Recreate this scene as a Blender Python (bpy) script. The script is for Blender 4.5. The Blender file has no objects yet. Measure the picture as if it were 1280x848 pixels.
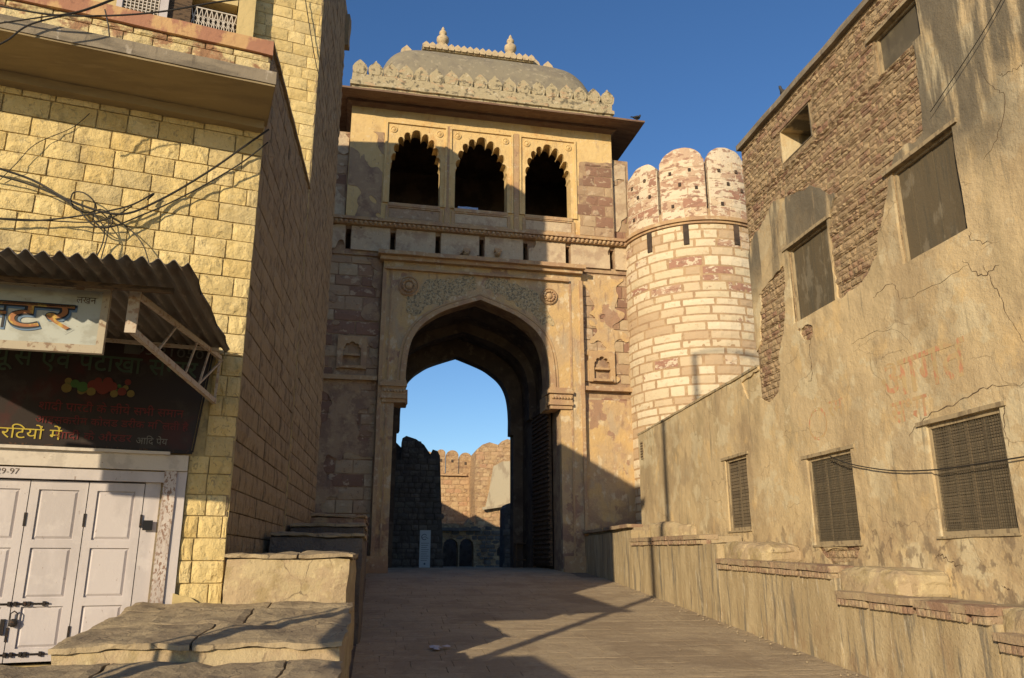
import bpy, bmesh, math, random
from mathutils import Vector, Matrix, noise
from mathutils.geometry import tessellate_polygon
random.seed(7)
C = bpy.context.scene.collection
sc = bpy.context.scene
rad = math.radians

# ---------------------------------------------------------------- camera, sun, sky, exposure
F = 1000.0; PITCH = math.atan(0.277); YAW = rad(9.3)
cam = bpy.data.objects.new('camera', bpy.data.cameras.new('camera')); C.objects.link(cam)
cam.data.sensor_width = 36; cam.data.lens = 36 * F / 1280
cam.data.clip_start = 0.05; cam.data.clip_end = 3000
cam.location = (0, 0, 0); cam.rotation_euler = (math.pi / 2 + PITCH, 0, -YAW)
sc.camera = cam
SUN_AZ = 36.0; SUN_EL = 16.5           # light travels towards azimuth 36 deg (from +Y to +X)
ld = Vector((math.sin(rad(SUN_AZ)) * math.cos(rad(SUN_EL)), math.cos(rad(SUN_AZ)) * math.cos(rad(SUN_EL)), -math.sin(rad(SUN_EL))))
sun = bpy.data.objects.new('sun', bpy.data.lights.new('sun', 'SUN')); C.objects.link(sun)
sun.data.energy = 4.6; sun.data.angle = rad(0.55); sun.data.color = (1.0, 0.82, 0.56)
sun.rotation_euler = ld.to_track_quat('-Z', 'Y').to_euler()
sun.location = (-30, -30, 40)
w = bpy.data.worlds.new('World'); sc.world = w; w.use_nodes = True
nt = w.node_tree; nt.nodes.clear()
sky = nt.nodes.new('ShaderNodeTexSky'); sky.sky_type = 'NISHITA'; sky.sun_disc = False
sky.sun_elevation = rad(SUN_EL); sky.sun_rotation = rad(180 + SUN_AZ)
sky.air_density = 1.0; sky.dust_density = 0.3; sky.ozone_density = 3.0; sky.altitude = 200
bg = nt.nodes.new('ShaderNodeBackground'); bg.inputs[1].default_value = 0.118
wo = nt.nodes.new('ShaderNodeOutputWorld')
hs_ = nt.nodes.new('ShaderNodeHueSaturation'); hs_.inputs['Saturation'].default_value = 1.16; hs_.inputs['Hue'].default_value = 0.507
nt.links.new(sky.outputs[0], hs_.inputs['Color']); nt.links.new(hs_.outputs[0], bg.inputs[0]); nt.links.new(bg.outputs[0], wo.inputs[0])
sc.view_settings.view_transform = 'Standard'; sc.view_settings.look = 'None'
sc.view_settings.exposure = 0.25; sc.view_settings.gamma = 1

# ---------------------------------------------------------------- measuring helpers: a view ray met with a real plane
def ray(px, py):
    u = (px - 640) / F; v = (424 - py) / F
    fw = math.cos(PITCH) - v * math.sin(PITCH); up = math.sin(PITCH) + v * math.cos(PITCH)
    return (u * math.cos(YAW) + fw * math.sin(YAW), fw * math.cos(YAW) - u * math.sin(YAW), up)
def onX(px, py, X):
    r = ray(px, py); t = X / r[0]; return (r[1] * t, r[2] * t)
def onP(px, py, p, deg, off=0.0):
    a = rad(deg); d = (math.cos(a), math.sin(a)); n = (-d[1], d[0])
    q = (p[0] + n[0] * off, p[1] + n[1] * off)
    r = ray(px, py); t = (n[0] * q[0] + n[1] * q[1]) / (n[0] * r[0] + n[1] * r[1])
    return ((r[0] * t - p[0]) * d[0] + (r[1] * t - p[1]) * d[1], r[2] * t)
GO = (1.9, 30.0); GA = 2.8                 # gate origin and turn
HO = (-2.2, 12.75); HA = 12.7              # shop house corner and facade turn
SA = 88.04                                 # direction of the left side walls
def gp(px, py, off=0.0): return onP(px, py, GO, GA, off)
def hp(px, py, off=0.0): return onP(px, py, HO, HA, off)
def sp_z(Y):                               # road height
    if Y < 28: return -2.74 + .078 * Y
    if Y < 33: t = (Y - 28) / 5; return -.556 + .39 * t - .11 * t * t
    return -.276 - .03 * min(Y - 33, 20) * .2

# ---------------------------------------------------------------- object helpers
def empty(name, loc=(0, 0, 0), rz=0, label=None, cat=None, group=None):
    o = bpy.data.objects.new(name, None); C.objects.link(o); o.location = loc; o.rotation_euler = (0, 0, rad(rz))
    o.empty_display_size = .2
    tag(o, label, cat, group); return o
def tag(o, label=None, cat=None, group=None, kind=None):
    if label: o['label'] = label
    if cat: o['category'] = cat
    if group: o['group'] = group
    if kind: o['kind'] = kind
    return o
def link_mesh(name, me, parent=None, M=None):
    o = bpy.data.objects.new(name, me); C.objects.link(o)
    if parent: o.parent = parent
    if M is not None: o.matrix_local = M
    return o
def nz(p, s=1.0, seed=0.0): return noise.noise(Vector((p[0] * s + seed, p[1] * s + seed * .7, p[2] * s - seed)))

class MB:
    def __init__(s): s.v = []; s.f = []
    def add(s, vs, fs, M=None):
        n = len(s.v)
        s.v += [tuple(M @ Vector(v)) for v in vs] if M is not None else [tuple(v) for v in vs]
        s.f += [tuple(i + n for i in f) for f in fs]; return s
    def box(s, x0, x1, y0, y1, z0, z1, M=None):
        return s.add([(x0, y0, z0), (x1, y0, z0), (x1, y1, z0), (x0, y1, z0), (x0, y0, z1), (x1, y0, z1), (x1, y1, z1), (x0, y1, z1)],
              [(0, 3, 2, 1), (4, 5, 6, 7), (0, 1, 5, 4), (1, 2, 6, 5), (2, 3, 7, 6), (3, 0, 4, 7)], M)
    def rbox(s, x0, x1, y0, y1, z0, z1, step=.3, amp=.02, seed=0, rnd=0.0, M=None, fx=None):
        """box with subdivided, noise-worn faces; rnd rounds the edges"""
        nx = max(1, min(60, round((x1 - x0) / step))); ny = max(1, min(60, round((y1 - y0) / step))); nzv = max(1, min(60, round((z1 - z0) / step)))
        idx = {}; vs = []; fs = []
        def vid(i, j, k):
            if (i, j, k) in idx: return idx[(i, j, k)]
            p = Vector((x0 + (x1 - x0) * i / nx, y0 + (y1 - y0) * j / ny, z0 + (z1 - z0) * k / nzv))
            e = sum([i in (0, nx), j in (0, ny), k in (0, nzv)])
            q = Vector((nz(p, 1.7, seed), nz(p, 1.7, seed + 31), nz(p, 1.7, seed + 57))) * amp + Vector((nz(p, 6, seed), nz(p, 6, seed + 3), nz(p, 6, seed + 9))) * amp * .5
            if rnd and e >= 2:
                c = Vector(((x0 + x1) / 2, (y0 + y1) / 2, (z0 + z1) / 2)); dlt = Vector((0, 0, 0))
                if i in (0, nx): dlt.x = (1 if i == 0 else -1)
                if j in (0, ny): dlt.y = (1 if j == 0 else -1)
                if k in (0, nzv): dlt.z = (1 if k == 0 else -1)
                q += dlt * rnd * (.6 + .8 * abs(nz(p, 3, seed + 5)))
            p = p + q
            if fx: p = Vector(fx(p))
            idx[(i, j, k)] = len(vs); vs.append(tuple(p)); return idx[(i, j, k)]
        for i in range(nx):
            for j in range(ny):
                fs.append((vid(i, j, 0), vid(i, j + 1, 0), vid(i + 1, j + 1, 0), vid(i + 1, j, 0)))
                fs.append((vid(i, j, nzv), vid(i + 1, j, nzv), vid(i + 1, j + 1, nzv), vid(i, j + 1, nzv)))
        for i in range(nx):
            for k in range(nzv):
                fs.append((vid(i, 0, k), vid(i + 1, 0, k), vid(i + 1, 0, k + 1), vid(i, 0, k + 1)))
                fs.append((vid(i, ny, k), vid(i, ny, k + 1), vid(i + 1, ny, k + 1), vid(i + 1, ny, k)))
        for j in range(ny):
            for k in range(nzv):
                fs.append((vid(0, j, k), vid(0, j, k + 1), vid(0, j + 1, k + 1), vid(0, j + 1, k)))
                fs.append((vid(nx, j, k), vid(nx, j + 1, k), vid(nx, j + 1, k + 1), vid(nx, j, k + 1)))
        return s.add(vs, fs, M)
    def prism(s, loops, y0, y1, M=None):
        """outline (first loop) with holes in the x-z plane, given thickness y0..y1"""
        pts = [Vector((p[0], 0, p[1])) for l in loops for p in l]
        tris = tessellate_polygon([[Vector((p[0], p[1], 0)) for p in l] for l in loops])
        n = len(pts); vs = [(p.x, y0, p.z) for p in pts] + [(p.x, y1, p.z) for p in pts]; fs = []
        for t in tris:
            a, b, c = t
            ar = (pts[b] - pts[a]).cross(pts[c] - pts[a]).y
            if abs(ar) < 1e-10: continue
            if ar > 0: a, b, c = a, c, b
            fs.append((a, b, c)); fs.append((n + a, n + c, n + b))
        k = 0
        for l in loops:
            m = len(l); area = sum(l[i][0] * l[(i + 1) % m][1] - l[(i + 1) % m][0] * l[i][1] for i in range(m))
            hole = l is not loops[0]
            for i in range(m):
                a = k + i; b = k + (i + 1) % m
                if (area > 0) != hole: fs.append((a, n + a, n + b, b))
                else: fs.append((a, b, n + b, n + a))
            k += m
        return s.add(vs, fs, M)
    def tube(s, pts, r, seg=6, M=None, close=False):
        pts = [Vector(p) for p in pts]; vs = []; fs = []; n = len(pts)
        prev = None
        for i, p in enumerate(pts):
            t = (pts[min(i + 1, n - 1)] - pts[max(i - 1, 0)]).normalized()
            a = t.orthogonal().normalized() if prev is None else (prev - t * prev.dot(t)).normalized()
            prev = a; b = t.cross(a); rr = r[i] if isinstance(r, (list, tuple)) else r
            for k in range(seg):
                an = 2 * math.pi * k / seg; vs.append(tuple(p + (a * math.cos(an) + b * math.sin(an)) * rr))
        for i in range(n - 1):
            for k in range(seg):
                fs.append((i * seg + k, i * seg + (k + 1) % seg, (i + 1) * seg + (k + 1) % seg, (i + 1) * seg + k))
        fs.append(tuple(range(seg))[::-1]); fs.append(tuple((n - 1) * seg + k for k in range(seg)))
        return s.add(vs, fs, M)
    def bar(s, a, b, wx, wz=None, M=None):
        a = Vector(a); b = Vector(b); wz = wz or wx; t = (b - a).normalized()
        side = t.cross(Vector((0, 0, 1))); side = side.normalized() if side.length > .01 else Vector((1, 0, 0)); up = side.cross(t)
        vs = [tuple(p + side * i * wx / 2 + up * j * wz / 2) for p in (a, b) for i, j in ((-1, -1), (1, -1), (1, 1), (-1, 1))]
        return s.add(vs, [(0, 3, 2, 1), (4, 5, 6, 7), (0, 1, 5, 4), (1, 2, 6, 5), (2, 3, 7, 6), (3, 0, 4, 7)], M)
    def lathe(s, prof, c=(0, 0, 0), seg=20, axis='z', M=None):
        vs = []; fs = []; n = len(prof)
        for r, h in prof:
            for k in range(seg):
                a = 2 * math.pi * k / seg
                if axis == 'z': vs.append((c[0] + r * math.cos(a), c[1] + r * math.sin(a), c[2] + h))
                else: vs.append((c[0] + r * math.cos(a), c[1] - h, c[2] + r * math.sin(a)))
        for i in range(n - 1):
            for k in range(seg):
                q = (i * seg + k, i * seg + (k + 1) % seg, (i + 1) * seg + (k + 1) % seg, (i + 1) * seg + k)
                fs.append(q)
        fs.append(tuple(range(seg))[::-1]); fs.append(tuple((n - 1) * seg + k for k in range(seg)))
        return s.add(vs, fs, M)
    def mesh(s, name, mat, smooth=False, fix=True):
        me = bpy.data.meshes.new(name); me.from_pydata(s.v, [], s.f)
        if fix:
            bm = bmesh.new(); bm.from_mesh(me); bmesh.ops.recalc_face_normals(bm, faces=bm.faces); bm.to_mesh(me); bm.free()
        me.materials.append(mat)
        if smooth:
            me.polygons.foreach_set('use_smooth', [True] * len(me.polygons))
        me.update(); return me
    def build(s, name, mat, parent=None, M=None, smooth=False, fix=True):
        return link_mesh(name, s.mesh(name, mat, smooth, fix), parent, M)

# ---------------------------------------------------------------- materials
MATS = {}
def mat(name, cols, layers=(), bump=(), rough=.92, spec=.25, metal=0.0, alpha=None):
    m = bpy.data.materials.new(name); m.use_nodes = True; t = m.node_tree; N = t.nodes; L = t.links
    bs = N['Principled BSDF']; bs.inputs['Roughness'].default_value = rough
    bs.inputs['Specular IOR Level'].default_value = spec; bs.inputs['Metallic'].default_value = metal
    geo = N.new('ShaderNodeNewGeometry')
    if len(cols) == 1:
        rgb = N.new('ShaderNodeRGB'); rgb.outputs[0].default_value = (*cols[0], 1); cur = rgb.outputs[0]
    else:
        oi = N.new('ShaderNodeObjectInfo'); ad = N.new('ShaderNodeMath'); ad.operation = 'ADD'
        L.new(oi.outputs['Random'], ad.inputs[0]); L.new(geo.outputs['Random Per Island'], ad.inputs[1])
        fr = N.new('ShaderNodeMath'); fr.operation = 'FRACT'; L.new(ad.outputs[0], fr.inputs[0])
        cr = N.new('ShaderNodeValToRGB'); cr.color_ramp.interpolation = 'CONSTANT' if len(cols) > 5 else 'LINEAR'
        els = cr.color_ramp.elements
        while len(els) < len(cols): els.new(.5)
        den = len(cols) if len(cols) > 5 else len(cols) - 1
        for i, c in enumerate(cols): els[i].position = i / den
        for i, c in enumerate(cols): els[i].color = (*c, 1)
        L.new(fr.outputs[0], cr.inputs[0]); cur = cr.outputs[0]
    def noise_out(s, det=5, dist=0.0, seed=0.0, rgh=.55):
        mp = N.new('ShaderNodeMapping'); L.new(geo.outputs['Position'], mp.inputs[0])
        sv = (s, s, s) if not isinstance(s, (tuple, list)) else s
        mp.inputs['Scale'].default_value = sv; mp.inputs['Location'].default_value = (seed, seed * 1.3, -seed)
        n = N.new('ShaderNodeTexNoise'); n.inputs['Scale'].default_value = 1; n.inputs['Detail'].default_value = det
        n.inputs['Roughness'].default_value = rgh; n.inputs['Distortion'].default_value = dist
        L.new(mp.outputs[0], n.inputs[0]); return n.outputs[0], mp
    def ramp(src, lo, hi):
        r = N.new('ShaderNodeMapRange'); r.inputs[1].default_value = lo; r.inputs[2].default_value = hi; r.clamp = True
        r.interpolation_type = 'SMOOTHSTEP'
        L.new(src, r.inputs[0]); return r.outputs[0]
    def mul(a, b):
        n = N.new('ShaderNodeMath'); n.operation = 'MULTIPLY'; L.new(a, n.inputs[0])
        if isinstance(b, float): n.inputs[1].default_value = b
        else: L.new(b, n.inputs[1])
        return n.outputs[0]
    for i, ly in enumerate(layers):
        if ly.get('crack'):
            no, mp = noise_out(ly.get('s', 1), 3, 0, ly.get('seed', i * 7.3))
            vv = N.new('ShaderNodeMixRGB'); vv.blend_type = 'LINEAR_LIGHT'; vv.inputs[0].default_value = ly.get('wob', .35)
            n2 = N.new('ShaderNodeTexNoise'); n2.inputs['Scale'].default_value = 1.4; n2.inputs['Detail'].default_value = 5; L.new(mp.outputs[0], n2.inputs[0])
            L.new(mp.outputs[0], vv.inputs[1]); L.new(n2.outputs['Color'], vv.inputs[2])
            vo = N.new('ShaderNodeTexVoronoi'); vo.feature = 'DISTANCE_TO_EDGE'; vo.inputs['Scale'].default_value = 1; L.new(vv.outputs[0], vo.inputs[0])
            msk = ramp(vo.outputs['Distance'], ly['lo'], ly['hi'])
            msk = mul(msk, ramp(no, .48, .56))
        else:
            no, mp = noise_out(ly.get('s', 1), ly.get('det', 6), ly.get('dist', 0), ly.get('seed', i * 7.3), ly.get('rg', .6))
            msk = ramp(no, ly.get('lo', .45), ly.get('hi', .6))
            if ly.get('inv'): pass
        if 'z' in ly:                       # only between heights (damp at the foot, wash-down from the top)
            sx = N.new('ShaderNodeSeparateXYZ'); L.new(geo.outputs['Position'], sx.inputs[0])
            no2, _ = noise_out(1.1, 4, 0, 3.1); ad2 = N.new('ShaderNodeMath'); ad2.operation = 'MULTIPLY_ADD'
            L.new(no2, ad2.inputs[0]); ad2.inputs[1].default_value = ly.get('zn', 1.0); L.new(sx.outputs[2], ad2.inputs[2])
            msk = mul(msk, ramp(ad2.outputs[0], ly['z'][0], ly['z'][1]))
        msk = mul(msk, float(ly.get('f', 1.0)))
        mx = N.new('ShaderNodeMixRGB'); mx.blend_type = ly.get('mode', 'MIX'); L.new(msk, mx.inputs[0]); L.new(cur, mx.inputs[1])
        mx.inputs[2].default_value = (*ly['c'], 1); cur = mx.outputs[0]
    L.new(cur, bs.inputs['Base Color'])
    prevn = None
    for (s, dist) in bump:
        no, _ = noise_out(s, 6, 0, 11.0, .65)
        b = N.new('ShaderNodeBump'); b.inputs['Strength'].default_value = 1.0; b.inputs['Distance'].default_value = dist
        L.new(no, b.inputs['Height'])
        if prevn: L.new(prevn, b.inputs['Normal'])
        prevn = b.outputs[0]
    if prevn: L.new(prevn, bs.inputs['Normal'])
    MATS[name] = m; return m

yellow_stone = mat('yellow_stone', [(.64, .495, .225), (.68, .54, .26), (.58, .45, .21), (.65, .51, .24), (.61, .46, .20), (.66, .52, .25), (.54, .43, .22), (.69, .55, .28)],
    [dict(c=(.42, .30, .10), s=3.5, lo=.5, hi=.75, f=.55), dict(c=(.27, .22, .13), s=(11, 11, 8), lo=.575, hi=.64, f=.6, dist=1.5), dict(c=(.25, .2, .12), s=(2, 2, .7), lo=.58, hi=.7, f=.5, seed=13), dict(c=(.72, .60, .33), s=7, lo=.55, hi=.7, f=.4)],
    [(5, .035), (14, .02), (40, .012), (110, .004)])
yellow_soiled = mat('yellow_soiled', [(.58, .47, .24), (.62, .51, .28), (.54, .43, .22)],
    [dict(c=(.24, .10, .06), s=(2.6, 2.6, 4), lo=.50, hi=.60, f=.8), dict(c=(.13, .11, .07), s=(4, 4, 6), lo=.6, hi=.7, f=.7, seed=4), dict(c=(.5, .42, .25), s=9, lo=.5, hi=.7, f=.5)],
    [(6, .04), (26, .012)])
yellow_mortar = mat('yellow_mortar', [(.50, .38, .18)], [dict(c=(.2, .16, .09), s=6, lo=.45, hi=.65, f=.6)], [(12, .015)])
yellow_paint = mat('yellow_paint', [(.55, .43, .21)], [dict(c=(.40, .32, .16), s=(5, 5, 1.2), lo=.5, hi=.7, f=.6), dict(c=(.25, .2, .13), s=10, lo=.62, hi=.7, f=.5)], [(8, .012), (50, .003)])
roughcast = mat('roughcast', [(.40, .30, .185), (.43, .325, .20), (.375, .28, .17)],
    [dict(c=(.18, .13, .085), s=(5, 5, 2.5), lo=.48, hi=.66, f=.7), dict(c=(.37, .28, .21), s=12, lo=.55, hi=.66, f=.5), dict(c=(.09, .06, .05), s=(9, 9, 4), lo=.6, hi=.68, f=.7, z=(3.2, .4), zn=1.2)],
    [(4, .06), (13, .06), (34, .035), (100, .008)])
roughcast_joint = mat('roughcast_joint', [(.21, .16, .10)], [dict(c=(.1, .07, .05), s=5, lo=.4, hi=.6)], [(20, .02)])
concrete = mat('concrete', [(.25, .21, .155)], [dict(c=(.13, .11, .085), s=(1.2, 1.2, 5), lo=.45, hi=.62, f=.7), dict(c=(.42, .37, .30), s=(5, 5, 2.4), lo=.62, hi=.68, f=.7), dict(c=(.09, .075, .06), s=(7, 7, 1.3), lo=.57, hi=.7, f=.6)], [(8, .012), (45, .004)])
concrete_soffit = mat('concrete_soffit', [(.30, .235, .135)], [dict(c=(.2, .155, .1), s=(.8, 2.5, 4), lo=.42, hi=.66, f=.6), dict(c=(.36, .29, .18), s=(1.5, 6, 6), lo=.55, hi=.7, f=.5)], [(6, .01)])
red_coping = mat('red_coping', [(.36, .18, .115)], [dict(c=(.55, .36, .17), s=(3, 3, 1.2), lo=.52, hi=.62, f=.8), dict(c=(.2, .1, .07), s=6, lo=.6, hi=.72, f=.6)], [(10, .012)])
plaster_tan = mat('plaster_tan', [(.48, .375, .225)],
    [dict(c=(.54, .42, .245), s=(.7, .7, .5), lo=.45, hi=.58, f=.8), dict(c=(.36, .285, .17), s=(1.3, 1.3, .35), lo=.5, hi=.64, f=.7, seed=9),
     dict(c=(.55, .47, .31), s=(1.2, 1.2, 1.5), lo=.52, hi=.57, f=.75, seed=21), dict(c=(.33, .25, .155), s=(1.0, 1.0, .6), lo=.56, hi=.64, f=.6, seed=77), dict(c=(.33, .25, .15), s=(6, 6, .8), lo=.55, hi=.7, f=.25), dict(c=(.30, .22, .13), s=(.5, .5, .4), lo=.5, hi=.62, f=.45, seed=91), dict(c=(.60, .43, .21), s=(1.8, 1.8, 1.2), lo=.56, hi=.66, f=.5, seed=95),
     dict(c=(.12, .105, .08), s=(2.2, 2.2, .28), lo=.40, hi=.53, f=.9, z=(6.6, 8.2), zn=2.2, seed=44), dict(c=(.17, .15, .11), s=(5, 5, .4), lo=.60, hi=.69, f=.5, seed=51),
     dict(c=(.37, .27, .16), s=(3.5, 3.5, 2.5), lo=.46, hi=.6, f=.8, z=(2.1, .8), zn=1.2), dict(c=(.20, .15, .10), s=(4, 4, 3), lo=.51, hi=.58, f=.75, z=(1.9, .8), zn=1.4, seed=3),
     dict(c=(.13, .09, .055), s=.55, lo=.007, hi=.0, crack=1, f=.5, seed=4)],
    [(1.2, .05), (5, .02), (24, .006), (90, .002)])
for n in MATS['plaster_tan'].node_tree.nodes: pass
plaster_ledge = mat('plaster_ledge', [(.36, .28, .165)],
    [dict(c=(.45, .36, .22), s=(2.5, 2.5, .5), lo=.46, hi=.6, f=.9), dict(c=(.17, .15, .115), s=(6, 6, .6), lo=.52, hi=.63, f=.8), dict(c=(.28, .19, .11), s=(3, 3, 1.6), lo=.5, hi=.65, f=.6, z=(.2, -1.2)), dict(c=(.52, .45, .33), s=(9, 9, 1.6), lo=.6, hi=.66, f=.7, seed=5)],
    [(3, .04), (16, .015), (70, .004)])
ledge_top = mat('ledge_top', [(.36, .285, .18)], [dict(c=(.25, .195, .13), s=2.2, lo=.42, hi=.6, f=.8), dict(c=(.36, .28, .17), s=(5, 2, 5), lo=.55, hi=.66, f=.6), dict(c=(.09, .07, .055), s=1.6, lo=.02, hi=0., crack=1, f=.8)], [(4, .03), (22, .012), (80, .004)])
red_slab = mat('red_slab', [(.27, .17, .115), (.35, .26, .165), (.25, .16, .11), (.37, .28, .18)], [dict(c=(.38, .295, .18), s=3, lo=.48, hi=.58, f=.8), dict(c=(.12, .085, .065), s=9, lo=.57, hi=.68, f=.6), dict(c=(.5, .4, .27), s=(12, 12, 5), lo=.6, hi=.66, f=.5, seed=2)], [(6, .03), (30, .012)])
block_face = mat('block_face', [(.42, .335, .20)], [dict(c=(.12, .09, .06), s=1.5, lo=.02, hi=0., crack=1, f=.8, seed=2), dict(c=(.36, .27, .17), s=1.4, lo=.46, hi=.56, f=.8, seed=33), dict(c=(.30, .23, .12), s=3, lo=.5, hi=.64, f=.8), dict(c=(.55, .45, .26), s=6, lo=.55, hi=.67, f=.6), dict(c=(.2, .155, .09), s=14, lo=.6, hi=.68, f=.5)], [(5, .03), (30, .012), (90, .004)])
rubble = mat('rubble', [(.33, .24, .145), (.40, .30, .18), (.29, .17, .115), (.36, .25, .155), (.43, .33, .2)], [dict(c=(.18, .12, .08), s=7, lo=.52, hi=.66, f=.6), dict(c=(.44, .33, .2), s=9, lo=.56, hi=.66, f=.6), dict(c=(.42, .31, .185), s=1.6, lo=.5, hi=.58, f=.75, seed=70)], [(7, .06), (30, .025), (90, .006)])
rubble_mortar = mat('rubble_mortar', [(.37, .275, .165)], [dict(c=(.2, .14, .085), s=4, lo=.45, hi=.62, f=.8), dict(c=(.38, .28, .17), s=9, lo=.5, hi=.62, f=.6)], [(6, .07), (30, .03)])
whitewash = mat('whitewash', [(.60, .51, .36), (.56, .47, .32), (.64, .55, .40), (.58, .48, .33), (.61, .51, .36), (.54, .43, .29), (.62, .53, .38), (.46, .34, .22)],
    [dict(c=(.46, .34, .22), s=(3.2, 3.2, 4.5), lo=.6, hi=.64, f=.6), dict(c=(.45, .36, .24), s=6, lo=.56, hi=.66, f=.5), dict(c=(.3, .17, .12), s=(2, 2, 3), lo=.67, hi=.69, f=.8, seed=8)], [(7, .03), (30, .01)])
whitewash_merlon = mat('whitewash_merlon', [(.46, .33, .23), (.60, .50, .36), (.34, .19, .135), (.54, .42, .29), (.40, .26, .18), (.60, .51, .38)],
    [dict(c=(.60, .51, .38), s=(3.5, 3.5, 6), lo=.53, hi=.56, f=.9), dict(c=(.28, .16, .115), s=(3, 3, 6), lo=.55, hi=.58, f=.85, seed=8), dict(c=(.2, .16, .11), s=9, lo=.63, hi=.7, f=.6)], [(7, .03), (30, .012)])
tower_mortar = mat('tower_mortar', [(.40, .275, .16)], [dict(c=(.30, .2, .12), s=2.5, lo=.45, hi=.6, f=.7), dict(c=(.48, .36, .22), s=5, lo=.52, hi=.65, f=.6)], [(8, .02), (40, .006)])
ashlar = mat('ashlar', [(.34, .235, .15), (.25, .145, .10), (.39, .285, .18), (.29, .185, .12), (.36, .255, .165), (.22, .13, .09), (.40, .305, .195)],
    [dict(c=(.46, .36, .25), s=(2.6, 2.6, 4), lo=.56, hi=.62, f=.75), dict(c=(.14, .09, .07), s=4, lo=.57, hi=.68, f=.5)], [(6, .025), (35, .008)])
gate_mortar = mat('gate_mortar', [(.36, .25, .155)], [dict(c=(.22, .14, .1), s=1.6, lo=.42, hi=.6, f=.8), dict(c=(.46, .34, .2), s=4, lo=.52, hi=.65, f=.6)], [(6, .03), (30, .01)])
gate_plaster = mat('gate_plaster', [(.47, .335, .19)],
    [dict(c=(.38, .26, .17), s=(1.7, 1.7, 1.7), lo=.5, hi=.6, f=.7, seed=71), dict(c=(.54, .37, .17), s=.8, lo=.45, hi=.6, f=.85), dict(c=(.42, .33, .22), s=(2, 2, .8), lo=.52, hi=.64, f=.8), dict(c=(.60, .50, .34), s=(3, 3, 2), lo=.57, hi=.64, f=.7, seed=2),
     dict(c=(.30, .18, .125), s=(.75, .75, .75), lo=.61, hi=.63, f=.8, seed=12), dict(c=(.22, .15, .11), s=(5, 5, 1), lo=.58, hi=.68, f=.5), dict(c=(.22, .13, .10), s=(1.4, 1.4, 1.8), lo=.45, hi=.56, f=.8, z=(3.2, 1.6), zn=1.4, seed=31)],
    [(2.5, .05), (9, .025), (28, .012), (80, .004)])
gate_trim = mat('gate_trim', [(.43, .29, .16)], [dict(c=(.32, .2, .13), s=1.3, lo=.45, hi=.6, f=.7), dict(c=(.52, .42, .28), s=4, lo=.55, hi=.65, f=.7), dict(c=(.2, .13, .1), s=6, lo=.6, hi=.7, f=.6)], [(9, .02), (40, .006)])
upper_plaster = mat('upper_plaster', [(.60, .43, .20)],
    [dict(c=(.40, .26, .13), s=(2.2, 2.2, .9), lo=.54, hi=.66, f=.65, seed=61), dict(c=(.26, .17, .12), s=(9, 9, 4), lo=.62, hi=.68, f=.7, seed=66), dict(c=(.64, .47, .23), s=1.1, lo=.45, hi=.6, f=.8), dict(c=(.52, .30, .12), s=(1.5, 1.5, .8), lo=.55, hi=.68, f=.6), dict(c=(.4, .29, .18), s=(5, 5, 1.3), lo=.58, hi=.68, f=.5), dict(c=(.66, .54, .36), s=5, lo=.6, hi=.67, f=.5, seed=3)],
    [(1.5, .04), (5, .03), (26, .01), (90, .003)])
patch_plaster = mat('patch_plaster', [(.48, .38, .26)], [dict(c=(.36, .26, .18), s=1.8, lo=.48, hi=.62, f=.8), dict(c=(.56, .46, .31), s=5, lo=.54, hi=.64, f=.6), dict(c=(.25, .17, .13), s=7, lo=.6, hi=.68, f=.5)], [(6, .02), (30, .007)])
mossy = mat('mossy', [(.38, .32, .205)], [dict(c=(.09, .08, .06), s=(5, 5, 5), lo=.51, hi=.62, f=.8), dict(c=(.46, .30, .18), s=(2, 2, 5), lo=.56, hi=.63, f=.6), dict(c=(.55, .49, .36), s=5, lo=.58, hi=.66, f=.6, seed=6)], [(8, .03), (40, .01)])
dome_mat = mat('dome_mat', [(.235, .205, .145)], [dict(c=(.19, .165, .125), s=(1.2, 1.2, .8), lo=.45, hi=.62, f=.8), dict(c=(.36, .31, .22), s=(4, 4, 2), lo=.55, hi=.66, f=.6), dict(c=(.10, .09, .07), s=(5, 5, 1.1), lo=.6, hi=.7, f=.6)], [(5, .02), (26, .006)])
finial_mat = mat('finial_mat', [(.46, .37, .24)], [dict(c=(.3, .23, .15), s=6, lo=.5, hi=.66, f=.7)], [(16, .01)])
eave_mat = mat('eave_mat', [(.19, .125, .085)], [dict(c=(.15, .085, .06), s=(1.5, 6, 3), lo=.45, hi=.62, f=.8), dict(c=(.26, .18, .12), s=(3, 3, 3), lo=.58, hi=.68, f=.5)], [(8, .015)])
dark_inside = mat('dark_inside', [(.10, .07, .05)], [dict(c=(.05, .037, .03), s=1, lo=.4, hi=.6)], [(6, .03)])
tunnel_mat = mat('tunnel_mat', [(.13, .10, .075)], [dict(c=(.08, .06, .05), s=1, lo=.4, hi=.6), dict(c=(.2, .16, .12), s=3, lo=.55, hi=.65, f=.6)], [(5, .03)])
far_stone = mat('far_stone', [(.46, .31, .165), (.40, .26, .145), (.52, .37, .21), (.42, .24, .14)], [dict(c=(.3, .19, .12), s=3, lo=.5, hi=.65, f=.6), dict(c=(.56, .43, .27), s=5, lo=.56, hi=.66, f=.5)], [(3, .1), (9, .04)])
far_wall_mat = mat('far_wall_mat', [(.42, .28, .155)], [dict(c=(.29, .18, .11), s=(1.6, 1.6, 3.2), lo=.48, hi=.6, f=.8), dict(c=(.54, .4, .24), s=(2.4, 2.4, 5), lo=.55, hi=.62, f=.7), dict(c=(.18, .12, .08), s=(.4, .4, .25), lo=.55, hi=.68, f=.4)], [(2.4, .25), (8, .08)])
dark_stone = mat('dark_stone', [(.15, .125, .105), (.18, .155, .13), (.12, .10, .085), (.22, .18, .15)], [dict(c=(.1, .085, .08), s=2, lo=.45, hi=.62, f=.7)], [(3, .1), (10, .05)])
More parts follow.
